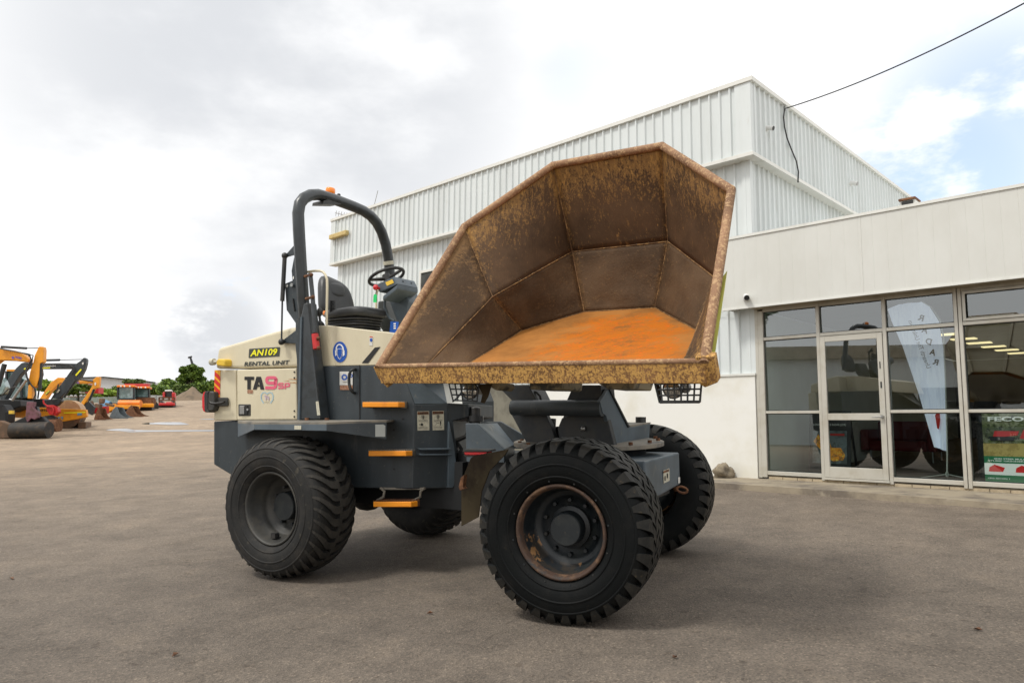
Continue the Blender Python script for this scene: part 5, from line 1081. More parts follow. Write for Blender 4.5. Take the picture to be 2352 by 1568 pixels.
for x in (705, 751): q = pst(x, 965, .07); mb = MB(); mb.cyl(q-UZ*.0, q+UZ*.022, .02, 6); mb.build('foot_bolt', M['rust'], bp_)
def gp(x, y, l=.0): return onp(x, y, (V((-1.91, 6.6, 0))+BN*l, BN))
mb = MB(); mb.prism([gp(*z1(*p)) for p in [(575, 500), (560, 580), (566, 640), (523, 658), (520, 672), (530, 820), (585, 900), (585, 945), (500, 1010), (503, 1022), (583, 1025), (592, 1120), (600, 1490), (640, 1490), (640, 780), (610, 500)]], BK*.014); gs = mb.build('gusset_plate', M['slate'], D, bevel=.003)
mb = MB(); q = gp(*z1(567, 668), .01); mb.cyl(q, q+BN*.015, .018, 12); mb.build('plate_bolt', M['chrome'], gs)
mb = MB(); mb.poly([gp(*z1(*p), .004) for p in [(527, 668), (536, 662), (540, 672), (534, 682), (527, 680)]]).poly([gp(*z1(*p), .004) for p in [(568, 618), (575, 612), (576, 630), (569, 632)]]); mb.build('plate_hole', M['trim'], gs, recalc=False)
mb = MB(); mb.prism([gp(*z1(*p), .002) for p in [(570, 750), (575, 750), (585, 825), (580, 828)]], BN*.012); mb.build('plate_slot', M['blackink'], gs)
mb = MB(); mb.prism([gp(*z1(*p), .01) for p in [(583, 415), (520, 486), (527, 497), (590, 478)]], BK*.014); mb.build('strut_bracket', M['slate'], D, bevel=.003)
mb = MB(); mb.tube([gp(*z1(519, 490), .03), gp(*z1(504, 765), .03)], .020, 10); st = mb.build('gas_strut', M['black'], D); mb = MB(); mb.tube([gp(*z1(504, 765), .03), gp(*z1(499, 1015), .03)], .0085, 8); mb.build('strut_rod', M['blacksteel'], st); mb = MB(); mb.ball(gp(*z1(519, 488), .03), .03); mb.ball(gp(*z1(499, 1015), .03), .03); mb.build('strut_joint', M['black'], st)
mb = MB(); mb.tube([gp(712.5, 628, .06), gp(718, 681, .06), gp(724, 764, .06)], .020, 10); lv = mb.build('lock_lever', M['rops'], D); mb = MB(); mb.tube([gp(723.3, 767, .066), gp(727, 801, .066)], .032, 8); mb.build('lever_grip', M['red'], lv, bevel=.006)
mb = MB()
for a, b in (((700, 635), (715, 631)), ((703, 686), (719, 682)), ((725, 776), (731, 777)), ((727, 797), (732, 799))): mb.cyl(gp(*a, .05), gp(*b, .075), .013, 8); mb.ball(gp(*b, .075), .018)
mb.build('lever_clip', M['rust'], lv)
# beacon
bc = hoop(758, 456); mb = MB(); mb.prism([hoop(x, y)-AX*.1 for x, y in [(735, 470), (736, 463), (745, 460), (780, 462), (776, 471)]], AX*.14); mb.build('beacon_bracket', M['black'], rb)
k = 6.9/F; mb = MB(); b0 = onp(758, 446, (bc-AX*.05, AX)); mb.lathe(b0, (0.1, -.1, 1), [(.0, -.02), (11.5*k, -.02), (11.5*k, .03), (11*k, .052), (9*k, .062), (0, .064)], 20); mb.build('beacon_lens', M['amber'], rb)
mb = MB(); b1 = onp(778, 452, (bc-AX*.05, AX)); mb.cyl(b1-UZ*.04, b1+UZ*.03, .012, 8); mb.cyl(b1+UZ*.0, b1+UZ*.025, .018, 8); mb.build('beacon_plug', M['black'], rb)

# seat
sc = V((-1.63, 7.05, 0)); SA = (AX*.97+BK*.02).normalized(); SB = V((BK.x, BK.y, .05)).normalized()
seatc = onp(770, 700, (V((-1.72, 7.10, 0)), BN))
st = node('seat', seatc, D)
def slab(name, c, ax, ay, az, n, m, par, sag=None):
    # soft cushion: superellipse block
    mb = MB(); R, Q = 16, 24; vs = []; fs = []
    def sp(t, e): return math.copysign(abs(t)**e, t)
    for i in range(R+1):
        a = -math.pi/2+math.pi*i/R
        for j in range(Q):
            b = 2*math.pi*j/Q
            p = V((sp(math.cos(a), n)*sp(math.cos(b), n), sp(math.cos(a), n)*sp(math.sin(b), n), sp(math.sin(a), n)))
            if sag: p = sag(p)
            vs.append(c + ax*p.x + ay*p.y + az*p.z)
    for i in range(R):
        for j in range(Q): fs.append([i*Q+j, i*Q+(j+1) % Q, (i+1)*Q+(j+1) % Q, (i+1)*Q+j])
    mb.add(vs, fs, True); return mb.build(name, m, par)
bkc = onp(766, 686, (V((-1.60, 7.28, 0)), BN)); upb = (UZ - AX*.22).normalized()
slab('backrest', bkc, SB*.235, SA*.07, upb*.225, .62, M['seat'], st, lambda p: V((p.x*(1-.16*(p.z+.2)), p.y + .5*p.x*p.x, p.z*(1-.18*p.x*(1 if p.z > 0 else 0)))))
slab('backrest_pad', bkc+SA*.055+upb*.09, SB*.12, SA*.03, upb*.075, .7, M['seat'], st)
cuc = onp(818, 722, (V((-1.55, 7.0, 0)), BN))
slab('cushion', cuc, SA*.26, SB*.23, UZ*.055, .5, M['seat'], st, lambda p: V((p.x, p.y, p.z+.25*math.sin(p.x*2.4)-.25*p.x)))
for k in range(5):
    slab('bellows_fold', cuc - UZ*(.06+.026*k) + SA*(-.02+.006*(k % 2)), SA*(.25-.006*k-.012*(k % 2)), SB*(.215-.01*(k % 2)), UZ*.018, .55, M['black'], st)
cb = MB()
for i in range(6): a = onp(764, 692+4.2*i, (V((-1.72, 6.85, 0)), BN)); cb.cbox(a, SA*.04, SB*.03, UZ*.009)
a = onp(761.5, 703, (V((-1.72, 6.85, 0)), BN)); cb.cbox(a, SA*.012, SB*.04, UZ*.11); cb.build('adjuster_rack', M['black'], st)
Kp = (V((-1.78, 6.75, 0)), BN)
mb = MB(); mb.tube([onp(736, 742, Kp), onp(733, 722, Kp)], .012, 8); mb.ball(onp(734, 717, Kp), .03, (.9, .9, 1.5)); dl = mb.build('drive_lever', M['black'], D)
mb = MB(); c = onp(735, 744, Kp)
mb.lathe(c-UZ*.03, UZ, [(.055, 0), (.05, .012), (.052, .014), (.04, .028), (.042, .03), (.03, .045), (.015, .06)], 14); mb.build('lever_gaiter', M['black'], dl)
mb = MB(); mb.cbox(onp(752, 718, (V((-1.7, 6.9, 0)), BN)), SA*.08, SB*.05, UZ*.04); mb.build('belt_buckle', M['amber'], st, bevel=.012)
Hp = (V((-1.86, 6.62, 0)), BN)
mb = MB(); mb.tube([onp(x, y, Hp) for x, y in [(705, 624.5), (722, 622), (735, 622), (742, 624.5), (747.5, 631), (751, 641), (751.5, 660), (750, 746)]], .0115, 10); mb.build('hand_rail', M['cream'], D)
Hq = (V((-1.2, 7.6, 0)), BN)
mb = MB(); mb.tube([onp(x, y, Hq) for x, y in [(864.5, 715), (864, 680), (865.5, 670), (870.5, 663), (877, 660), (884, 659)]], .013, 10); mb.build('hand_rail', M['cream'], D)
# steering column and wheel
wc = atY(887.7, 635.6, 6.95); wn = V((-.36, .17, .92)).normalized()
w1 = wn.cross(V((0, 1, 0))).normalized(); w2 = wn.cross(w1)
mb = MB(); mb.tube([wc + (w1*math.cos(i*2*math.pi/32)+w2*math.sin(i*2*math.pi/32))*.172 for i in range(33)], .0155, 10, caps=False); sw = mb.build('steering_wheel', M['black'], D)
mb = MB()
for an in (R_(175), R_(20), R_(275)):
    d = w1*math.cos(an)+w2*math.sin(an); sd = wn.cross(d); mb.prism([wc-wn*.03+sd*.03, wc-wn*.03-sd*.03, wc+d*.165-sd*.016, wc+d*.165+sd*.016], wn*.014)
mb.cyl(wc-wn*.05, wc+wn*.02, .04, 14); mb.build('wheel_spokes', M['black'], sw)
mb = MB(); mb.cyl(wc-wn*.02, wc-wn*.2, .028, 12); mb.build('steering_shaft', M['black'], D)
a = atY(905, 634.7, 6.72); bw = V((.155, .28, .014)); bh = AX*.045-UZ*.078; bl = -AX*.215-UZ*.06
mb = MB(); mb.box(a, bw, bh, bl); mb.prism([a+bh, a+bh+bw, a+bh+bw+bl*.8-UZ*.05, a+bh+bl*.8-UZ*.05], -UZ*.045); dash = mb.build('dashboard', M['slate_light'], D, bevel=.008)
for f in (.35, .75): q = a+bw*f+bh*.45; n_ = bw.cross(bh).normalized(); n_ = n_ if n_.x > 0 else -n_; b = MB(); b.cyl(q-n_*.002, q+n_*.006, .008, 8); b.build('dash_screw', M['blackink'], dash)
nn = bh.cross(bl).normalized(); nn = nn if nn.y < 0 else -nn
mb = MB(); mb.poly([a+bh*u+bl*v+nn*.006 for u, v in ((.25, .12), (.7, .12), (.7, .5), (.25, .5))]); mb.build('dash_sticker', M['yellow'], dash, recalc=False)
q = a+bh*.55+bl*.92+nn*.02; mb = MB(); mb.cyl(q-nn*.02, q+nn*.02, .012, 8); mb.ball(q+nn*.03, .027); mb.build('light_switch', M['redlens'], dash)
mb = MB(); g0 = q-UZ*.10+nn*.03; mb.prism([g0+AX*x+UZ*z for x, z in ((-.018, -.04), (.018, -.045), (.020, .02), (.008, .035), (-.012, .033), (-.018, .015))], nn*.008); kt = mb.build('key_tag', M['green'], dash); mb = MB(); mb.tube([g0+UZ*.03, q-UZ*.02+nn*.015], .004, 6); mb.build('key_ring', M['black'], dash)
Cp = (V((-1.02, 6.95, 0)), BN)
mb = MB(); mb.prism([onp(x, y, Cp) for x, y in [(893, 668), (930, 668), (940, 692), (931, 760), (910, 736), (893, 690)]], BK*.2); col = mb.build('steering_column', M['slate_light'], D, bevel=.015)
mb = MB(); mb.prism([onp(x, y, (V((-1.05, 7.1, 0)), BN)) for x, y in [(868, 692), (882, 690), (897, 740), (897, 765), (880, 762), (866, 742)]], BK*.3); mb.build('pedal_box', M['plate'], D, bevel=.01)
mb = MB(); mb.tube([onp(x, y, (V((-1.02, 6.88, 0)), BN)) for x, y in [(884, 690), (883, 705), (888, 720), (896, 732), (906, 737)]], .012, 8); mb.build('column_hose', M['slate_light'], col)
bsg = MB(); bsg.poly([onp(x, y, (V((-1.02, 6.78, 0)), BN)) for x, y in [(897, 738), (916, 739), (912, 772), (894, 770)]]); bs = bsg.build('blue_notice', M['blue'], D, recalc=False)
mb = MB()
for yy in (742, 747, 752): mb.poly([onp(x, y, (V((-1.02, 6.775, 0)), BN)) for x, y in [(904, yy), (909, yy), (909, yy+3), (904, yy+3)]])
mb.build('notice_symbol', M['whitepaint'], bs, recalc=False)

# front chassis
P4_ = R_(24); AF = V((math.cos(P4_), -math.sin(P4_), 0)); BF = V((-math.sin(P4_), -math.cos(P4_), 0)); KF = V((math.sin(P4_), math.cos(P4_), .05))
ff_ = (V((1.415, 6.16, 0)), AF)
mb = MB(); mb.prism([onp(x, y, ff_) for x, y in [(1482, 1059), (1560, 1038.6), (1562, 1112), (1518, 1137), (1482, 1150)]], -AF*.5); fcz = mb.build('front_chassis', M['slate_light'], D, bevel=.012)
mb = MB(); mb.poly([onp(x, y, (ff_[0]+AF*.005, AF)) for x, y in [zw(1445, 607), zw(1481, 593), zw(1483, 668), zw(1447, 684)]]); fs_ = mb.build('front_sticker', M['label'], fcz, recalc=False)
mb = MB(); mb.poly([onp(x, y, (ff_[0]+AF*.007, AF)) for x, y in [zw(1447, 610), zw(1479, 598), zw(1479, 612), zw(1447, 624)]]); mb.build('sticker_band', M['rust'], fs_, recalc=False)
mb = MB(); q = lambda x, y: onp(*zw(x, y), (ff_[0]+AF*.007, AF)); mb.stroke([(1456, 640), (1456, 668)], 6, q); mb.stroke([(1470, 624), (1470, 652)], 7, q); mb.build('sticker_symbol', M['blackink'], fs_, recalc=False)
mb = MB(); mb.poly([onp(*zw(x, y), (ff_[0]+AF*.005, AF)) for x, y in [(1533, 648), (1544, 645), (1545, 680), (1534, 684)]]); mb.build('small_tag', M['white'], fcz, recalc=False)
tq = onp(1558, 1124, ff_)+AF*.03; mb = MB(); mb.tube([tq+V((.036*math.cos(t)*1.2, 0, .024*math.sin(t)-.008*math.cos(t))) for t in [i*2*math.pi/16 for i in range(17)]], .010, 8, caps=False); mb.bar(tq-AF*.06+UZ*.01, tq-V((.04, 0, 0)), .025); mb.build('tow_loop', M['rust'], fcz)
lf = (FC+BF*.42, BF)
mb = MB(); mb.prism([onp(x, y, lf) for x, y in [(1069, 972), (1096, 972), (1158, 1031), (1158, 1062), (1071.5, 1060)]], KF*.03); mb.build('pivot_cheek', M['slate_light'], fcz, bevel=.004)
p_ = [onp(1097, 972.5, lf), onp(1158, 1031, lf)]; r_ = [onp(x, y, (FC-BF*.06, BF)) for x, y in [(1142, 971), (1182, 1020)]]
mb = MB(); mb.poly([p_[0], r_[0], r_[1], p_[1]]); mb.poly([p_[1], r_[1], r_[1]-UZ*.2, p_[1]-UZ*.2]); mb.build('pivot_deck', M['slate_light'], fcz)
mb = MB(); mb.prism([onp(x, y, (FC-BF*.14, BF)) for x, y in [(1112, 970), (1118, 968), (1149, 967.5), (1208, 1002), (1208, 1030), (1120, 1030)]], KF*.03); mb.build('pivot_cheek', M['slate'], fcz, bevel=.004)
mb = MB(); mb.box(FC+BF*.30-AF*.80+UZ*.72, AF*1.3, -BF*.6, UZ*.26); mb.build('front_frame', M['blacksteel'], fcz)
# mudguard and red lamp
mb = MB(); mg = [(1168, 1031), (1120, 1041), (1088.4, 1046), (1080.7, 1052), (1064.5, 1092.7), (1059.6, 1121.7), (1059.4, 1208), (1098, 1186), (1104, 1130), (1124, 1082), (1163, 1040)]
gpz = V((.02, 5.12, 0)); nA = [(1080.7, 1052), (1064.5, 1092.7), (1059.4, 1121.7), (1059.4, 1208)]; nB = [(1168, 1031), (1130, 1080), (1106, 1130), (1099, 1187)]
mb.prism([onp(x, y, (gpz, (BF+AF*-.3).normalized())) for x, y in [(1088.4, 1046), (1168, 1031), (1160, 1044), (1124, 1082), (1106, 1130), (1099, 1187), (1059.4, 1208), (1059.4, 1121.7), (1064.5, 1092.7), (1080.7, 1052)]], KF*.012); mgd = mb.build('mudguard', M['flap'], D, bevel=.003)
mb = MB(); mb.prism([onp(x, y, (gpz+BF*.03, BF)) for x, y in [(1058, 1096), (1066, 1090), (1063, 1118), (1068, 1122), (1056, 1126), (1053, 1118)]], KF*.05); mb.build('guard_bracket', M['rust'], mgd, bevel=.004)
rl = (V((-.1, 5.3, 0)), BF)
mb = MB(); mb.prism([onp(x, y, rl) for x, y in [(1063, 1032), (1122, 1033), (1124, 1037.5), (1063, 1037.5)]], KF*.12); lb = mb.build('side_lamp', M['rim'], D, bevel=.003); mb = MB(); mb.prism([onp(x, y, rl) for x, y in [(1065, 1038), (1118, 1038.3), (1114, 1044.5), (1068, 1044.5)]], KF*.1); mb.build('red_lens', M['redlens'], lb, bevel=.004); mb = MB(); mb.prism([onp(x, y, rl) for x, y in [(1064, 1045), (1108, 1045), (1104, 1049), (1070, 1049)]], KF*.1); mb.build('lamp_base', M['black'], lb)

# turntable
TC = V((.62, 5.95, 0)); zt_ = 1.10
tilt = V((-.02, -.05, 1)).normalized()
mb = MB(); mb.lathe(TC+UZ*zt_, tilt, [(0, 0), (.60, 0), (.60, .032), (0, .032)], 48, smooth=False); tt = mb.build('turntable', M['dust'], D, bevel=.004)
mb = MB(); mb.lathe(TC+UZ*(zt_-.13), tilt, [(0, 0), (.52, 0), (.52, .04), (.46, .05), (.46, .129), (0, .129)], 40); mb.build('slew_ring', M['blacksteel'], tt)
for i in range(16):
    an = i*2*math.pi/16+.1; q = TC+V((math.cos(an)*.555, math.sin(an)*.555, zt_+.03+.02*math.cos(an)+.028*math.sin(an))); b = MB(); b.cyl(q, q+UZ*.022, .017, 6); b.build('ring_bolt', M['rust'], tt)
# lifting mast
phS = .555; US = V((math.cos(phS), -math.sin(phS), -.0)); NS = V((-math.sin(phS), -math.cos(phS), 0)); KS = -NS
mpl = (TC+NS*.30, NS)
def MP(x, y, l=0.): return onp(x, y, (mpl[0]+NS*l, NS))
rp = (TC+US*.30, US)
mb = MB(); mb.prism([onp(x, y, rp) for x, y in [zm(*p) for p in [(1570, 330), (1650, 205), (1840, 582), (2062, 540), (2050, 690), (1770, 765), (1715, 770), (1630, 470), (1595, 440)]]], -US*.03); mb.build('mast_plate', M['slate_light'], D, bevel=.004)
mb = MB(); mb.prism([onp(x, y, rp)+US*.0 for x, y in [zm(1838, 582), zm(1850, 560), zm(2070, 530), zm(2062, 542)]], -US*.55); mb.build('mast_deck', M['dust'], D); mb = MB(); q = onp(*zm(1968, 535), (TC+US*.22, US)); mb.cyl(q-UZ*.02, q+UZ*.05, .045, 12); mb.build('deck_plug', M['black'], D)
mb = MB(); mb.prism([onp(x, y, rp)+US*.012 for x, y in [zm(1648, 205), zm(1660, 205), zm(1850, 578), zm(1838, 582)]], -US*.06); mb.build('mast_flange', M['black'], D)
mb = MB(); A_, B_ = MP(1178, 936, .06), MP(1384, 937, .06); mb.tube([A_, B_], .062, 18); mb.build('cross_tube', M['slate'], D)
mb = MB(); mb.prism([MP(x, y, -.02) for x, y in [(1174, 951), (1254, 952), (1266, 980), (1282, 1030), (1216, 1030)]], KS*.06); mb.prism([MP(x, y, -.02) for x, y in [(1311, 952), (1394, 955), (1413, 1030), (1290, 1030), (1280, 985), (1290, 960)]], KS*.06); mb.build('mast_leg', M['blacksteel'], D, bevel=.006); mb = MB(); mb.prism([MP(x, y, -.28) for x, y in [(1240, 979), (1322, 979), (1335, 1040), (1230, 1040)]], KS*.1); mb.build('ram_trunnion', M['void'], D)
mb = MB(); mb.prism([MP(x, y, .0) for x, y in [(1140, 884), (1214, 884), (1233, 922), (1178, 922)]], KS*.25); mb.prism([MP(x, y, .0) for x, y in [(1317, 884), (1380, 884), (1383, 922), (1300, 922)]], KS*.25); mb.build('skip_arm', M['blacksteel'], D, bevel=.006)
mb = MB(); mb.tube([MP(1296, 1000, -.15), MP(1330, 890, -.2)], .05, 12); mb.tube([MP(1256, 1000, -.2), MP(1258, 960, -.2)], .07, 12); mb.build('tipping_ram', M['black'], D)
mb = MB(); mb.tube([MP(1222, 899, -.05), MP(1232, 900, -.05), MP(1241, 910, -.05), MP(1243, 921, -.05)], .011, 8); mb.tube([MP(1322, 890, -.05), MP(1307, 922, -.05)], .012, 8); mb.build('ram_hose', M['black'], D); mb = MB(); mb.ball(MP(1339, 984, .0), .02); mb.build('ram_pin', M['steel'], D)

# ------------------------------------------------------------------ the skip
def skipmat(name, dark, tan, thr, gold=None, gthr=.6, bump=.3, stretch=(1, 1, 1), sc=1., soft=.07, wgain=.30):
    m = bpy.data.materials.new(name); m.use_nodes = True; nt = m.node_tree; N = nt.nodes; L = nt.links; b = N['Principled BSDF']
    pos = N.new('ShaderNodeNewGeometry').outputs['Position']; at = N.new('ShaderNodeAttribute'); at.attribute_name = 'wear'
    mp = N.new('ShaderNodeMapping'); mp.inputs['Scale'].default_value = stretch; L.new(pos, mp.inputs['Vector'])
    def noise(sc, det, p, ro=.65, dist=0.):
        n = N.new('ShaderNodeTexNoise'); n.inputs['Scale'].default_value = sc; n.inputs['Detail'].default_value = det; n.inputs['Roughness'].default_value = ro; n.inputs['Distortion'].default_value = dist; L.new(p, n.inputs['Vector']); return n.outputs['Fac']
    def math_(op, a, bb, cc=None):
        n = N.new('ShaderNodeMath'); n.operation = op
        for i, v in enumerate((a, bb, cc)):
            if v is None: continue
            if isinstance(v, (int, float)): n.inputs[i].default_value = v
            else: L.new(v, n.inputs[i])
        return n.outputs[0]
    def mrange(x, lo, hi):
        n = N.new('ShaderNodeMapRange'); n.inputs[1].default_value = lo; n.inputs[2].default_value = hi; n.interpolation_type = 'SMOOTHSTEP'; L.new(x, n.inputs[0]); return n.outputs[0]
    def mix(f, a, c):
        x = N.new('ShaderNodeMix'); x.data_type = 'RGBA'
        for i, v in ((0, f), (6, a), (7, c)):
            if isinstance(v, tuple): x.inputs[i].default_value = (*v, 1)
            elif isinstance(v, float): x.inputs[i].default_value = v
            else: L.new(v, x.inputs[i])
        return x.outputs[2]
    big = noise(2.1, 6, pos); fine = noise(22*sc, 5, mp.outputs[0], .7, .6); mid = noise(7*sc, 6, mp.outputs[0], .7, .3); grain = noise(75, 3, pos)
    s = math_('MULTIPLY_ADD', fine, .55, math_('MULTIPLY', mid, .45)); s = math_('MULTIPLY_ADD', at.outputs['Fac'], wgain, s); s = math_('MULTIPLY_ADD', math_('SUBTRACT', grain, .5), .34, s)
    col = mix(mrange(big, .35, .65), dark, tuple(v*1.75 for v in dark))
    col = mix(math_('MULTIPLY', mrange(s, thr, thr+soft), .92), col, tan)
    if gold: col = mix(math_('MULTIPLY', mrange(math_('MULTIPLY_ADD', at.outputs['Fac'], .3, noise(26, 4, mp.outputs[0], .7)), gthr, gthr+.08), .8), col, gold)
    L.new(col, b.inputs['Base Color']); b.inputs['Roughness'].default_value = .7; b.inputs['Specular IOR Level'].default_value = .2
    bp = N.new('ShaderNodeBump'); bp.inputs['Strength'].default_value = bump; bp.inputs['Distance'].default_value = .01; L.new(fine, bp.inputs['Height']); L.new(bp.outputs[0], b.inputs['Normal'])
    return m
SKD = (.052, .031, .017)
M['skipwall'] = skipmat('worn_skip_wall', (.055, .031, .016), (.25, .135, .045), .51, (.37, .205, .06), .66, stretch=(1.7, 1.7, .5), soft=.17, sc=1.5)
M['skiplow'] = skipmat('scraped_skip_side', (.060, .035, .018), (.19, .108, .046), .535, None, bump=.7, soft=.2, sc=1.6)
M['skipfloor'] = skipmat('rusty_skip_floor', (.23, .095, .022), (.50, .135, .006), .46, (.72, .105, .002), .63, stretch=(1., 1.6, 1), soft=.22, wgain=.55, sc=.45)
M['skiprim'] = skipmat('pinkish_worn_rim', (.20, .115, .066), (.46, .30, .165), .50, None, bump=.4, sc=2.2)
M['skiplip'] = skipmat('mottled_skip_lip', (.17, .09, .04), (.62, .36, .11), .45, (.72, .44, .14), .58, bump=.5, stretch=(1.5, 1.5, 1), sc=2.6, soft=.09)
M['weld'] = skipmat('weld_seam', (.10, .055, .026), (.30, .175, .07), .49, None)
ts = .461; su = V((math.cos(phS), -math.sin(phS), -.023)); bk0 = V((math.sin(phS), math.cos(phS), 0)); sv = bk0*math.cos(ts)+UZ*math.sin(ts); sw_ = -bk0*math.sin(ts)+UZ*math.cos(ts); so = atY(1207.766, 901.668, 4.55)
def K(x, v, w): return so + su*x + sv*v + sw_*w
RIM = [(-1.149, 0, .177), (-1.079, 1.347, .865), (-.469, 1.933, 1.176), (.469, 1.933, 1.176), (1.079, 1.347, .865), (1.149, 0, .177)]
MID = [(-.86, .02, .10), (-.74, 1.001, .356), (-.416, 1.846, .459), (.416, 1.846, .459), (.74, 1.001, .356), (.86, .02, .10)]
FLO = [(-.62, 0.03, .085), (-.682, 1.207, 0), (-.305, 1.614, 0), (.305, 1.614, 0), (.682, 1.207, 0), (.62, .03, .085)]
def LK(x, y, ax, val):
    # local skip coordinates of the point where a sight line meets the plane (axis = val)
    a = (su, sv, sw_)[ax].normalized(); p = onp(x, y, (so+(su, sv, sw_)[ax]*val, a)) - so; return (p.dot(su), p.dot(sv), p.dot(sw_))
MIDS, FLOS = list(MID), list(FLO)
MID[4] = LK(1650, 632, 0, .90); FLO[4] = LK(1602, 751, 2, .02); FLO[5] = LK(1601, 832, 1, .06); MID[5] = (1.0, .03, .12)

skn = node('skip', K(0, .8, .4), D); skn['label'] = 'raised rusty swivel skip with faceted open mouth and orange floor'
def patches(name, quads, m, dent, wearfun, n=14, gain=(0, 0, 0, 0, 0), outer='cream'):
    mb = MB(); wear = []
    for qi, (a, b, c, d) in enumerate(quads):      # a,b along the top edge; d,c along the bottom
        a, b, c, d = [K(*p) for p in (a, b, c, d)]; nn = (b-a).cross(d-a).normalized(); base = len(mb.v); g = []
        for i in range(n+1):
            for j in range(n+1):
                s, t = i/n, j/n; p = (a*(1-s)+b*s)*(1-t)+(d*(1-s)+c*s)*t; e = min(s, 1-s, t, 1-t)
                if dent: p = p + nn*dent*(mn.noise(p*4.5)+.6*mn.noise(p*9+V((3, 1, 2))))*min(1, e*6)
                g.append(p); wear.append(wearfun(s, t)+gain[qi])
        mb.add(g, [[i*(n+1)+j, i*(n+1)+j+1, (i+1)*(n+1)+j+1, (i+1)*(n+1)+j] for i in range(n) for j in range(n)], True)
    f0 = mb.f[0]; nf = (mb.v[f0[1]]-mb.v[f0[0]]).cross(mb.v[f0[3]]-mb.v[f0[0]]); inside = K(0, 1.0, .6)
    o = mb.build(name, [m, M[outer]], skn, recalc=False, solid=(.03, -1 if nf.dot(inside-mb.v[f0[0]]) > 0 else 1, 1))
    at = o.data.attributes.new('wear', 'FLOAT', 'POINT')
    for i, w in enumerate(wear): at.data[i].value = w
    return o
tw = lambda s, t: max(0, 1-t*1.5)*.62 + max(0, 1-min(s, 1-s)*9)*.26 - .16
patches('upper_wall', [(RIM[i], RIM[i+1], MID[i+1], MID[i]) for i in range(1, 5)], M['skipwall'], .006, tw, gain=(0, .06, -.02, .22))
patches('side_wall', [(RIM[0], RIM[1], MID[1], MID[0])], M['skiplow'], .012, lambda s, t: max(0, 1-t*3.2)*.9+max(0, s-.75)*1.2)
patches('lower_wall', [(MID[4], MID[5], FLO[5], FLO[4])], M['skiplow'], .004, lambda s, t: 0, outer='skiplow')
patches('lower_wall', [(MID[i], MID[i+1], FLO[i+1], FLO[i]) for i in range(4)], M['skiplow'], .022, lambda s, t: max(0, 1-min(s, 1-s)*12)*.5)
mb = MB(); nu, nv_ = 24, 24; wear = []
def edge_(side, t):
    P_ = [FLO[0], FLO[1], FLO[2]] if side == 0 else [FLO[5], FLO[4], FLO[3]]
    u = t*2; i = min(1, int(u)); f = u-i; return [P_[i][k]*(1-f)+P_[i+1][k]*f for k in range(3)]
for i in range(nu+1):
    for j in range(nv_+1):
        t = j/nv_; f = i/nu; l, r = edge_(0, t), edge_(1, t); q = [l[k]*(1-f)+r[k]*f for k in range(3)]; q[2] += .004*mn.noise(V((q[0]*3, q[1]*3, 0)))
        e = min(f, 1-f, 1-t)
        mb.v.append(K(*q)); wear.append(max(-.35, min(.22, .22-1.2*max(0, .45-f)-.9*max(0, t-.70)-.34*max(0, .12-e)/.12)))
mb.f = [[i*(nv_+1)+j, i*(nv_+1)+j+1, (i+1)*(nv_+1)+j+1, (i+1)*(nv_+1)+j] for i in range(nu) for j in range(nv_)]; mb.sm = [True]*len(mb.f); mb.mi = [0]*len(mb.f)
o = mb.build('skip_floor', M['skipfloor'], skn, recalc=False); at = o.data.attributes.new('wear', 'FLOAT', 'POINT')
for i, w in enumerate(wear): at.data[i].value = w
# outer shell
mb = MB(); out = lambda p, k: K(p[0]*(1+.045*k/.5), p[1]*(1+.035*k/.5), p[2]-(.085*k/.5 if p[2] < .6 else .02) - (.0 if p[1] > .1 else -.06))
for i in range(5):
    mb.poly([out(RIM[i], .5), out(RIM[i+1], .5), out(MID[i+1], .5), out(MID[i], .5)]); mb.poly([out(MID[i], .5), out(MID[i+1], .5), out(FLO[i+1], .5), out(FLO[i], .5)])
mb = MB(); mb.poly([out(p, .5)-sw_*.03+sv*.05 for p in FLOS]); mb.build('underside', M['cream'], skn, recalc=False)
mb = MB()
for i in (4,): a, b, c, d = [out(p, .66) for p in (RIM[i], RIM[i+1], MIDS[i+1], MIDS[i])]; a, d = a.lerp(b, .45), d.lerp(c, .45); mb.poly([a.lerp(d, .12), b.lerp(c, .12), b.lerp(c, .26), a.lerp(d, .26)])
a, b, c, d = out(RIM[4], .7), out(RIM[5], .7), out(MID[5], .7), out(MID[4], .7); 
mb.build('reflective_tape', M['tape'], skn, recalc=False)
for i in (2,):
    q_ = MB(); a, b, c, d = [out(p, .7) for p in (RIM[i], RIM[i+1], MIDS[i+1], MIDS[i])]; q_.poly([a.lerp(d, .14), b.lerp(c, .14), b.lerp(c, .26), a.lerp(d, .26)]); q_.build('reflective_tape', M['tape'], skn, recalc=False)
mid_ = K(0, .9, .5)
def oo(p): return K(*p) + sv*.075 - sw_*.035
mb = MB()
for i in (2, 3): mb.tube([oo(RIM[i]).lerp(oo(MIDS[i]), .12), oo(MIDS[i]), oo(FLOS[i])], .03, 8)
for i in (2,): mb.tube([oo(MIDS[i]), oo(MIDS[i+1])], .03, 8)
mb.build('corner_rib', M['cream'], skn)
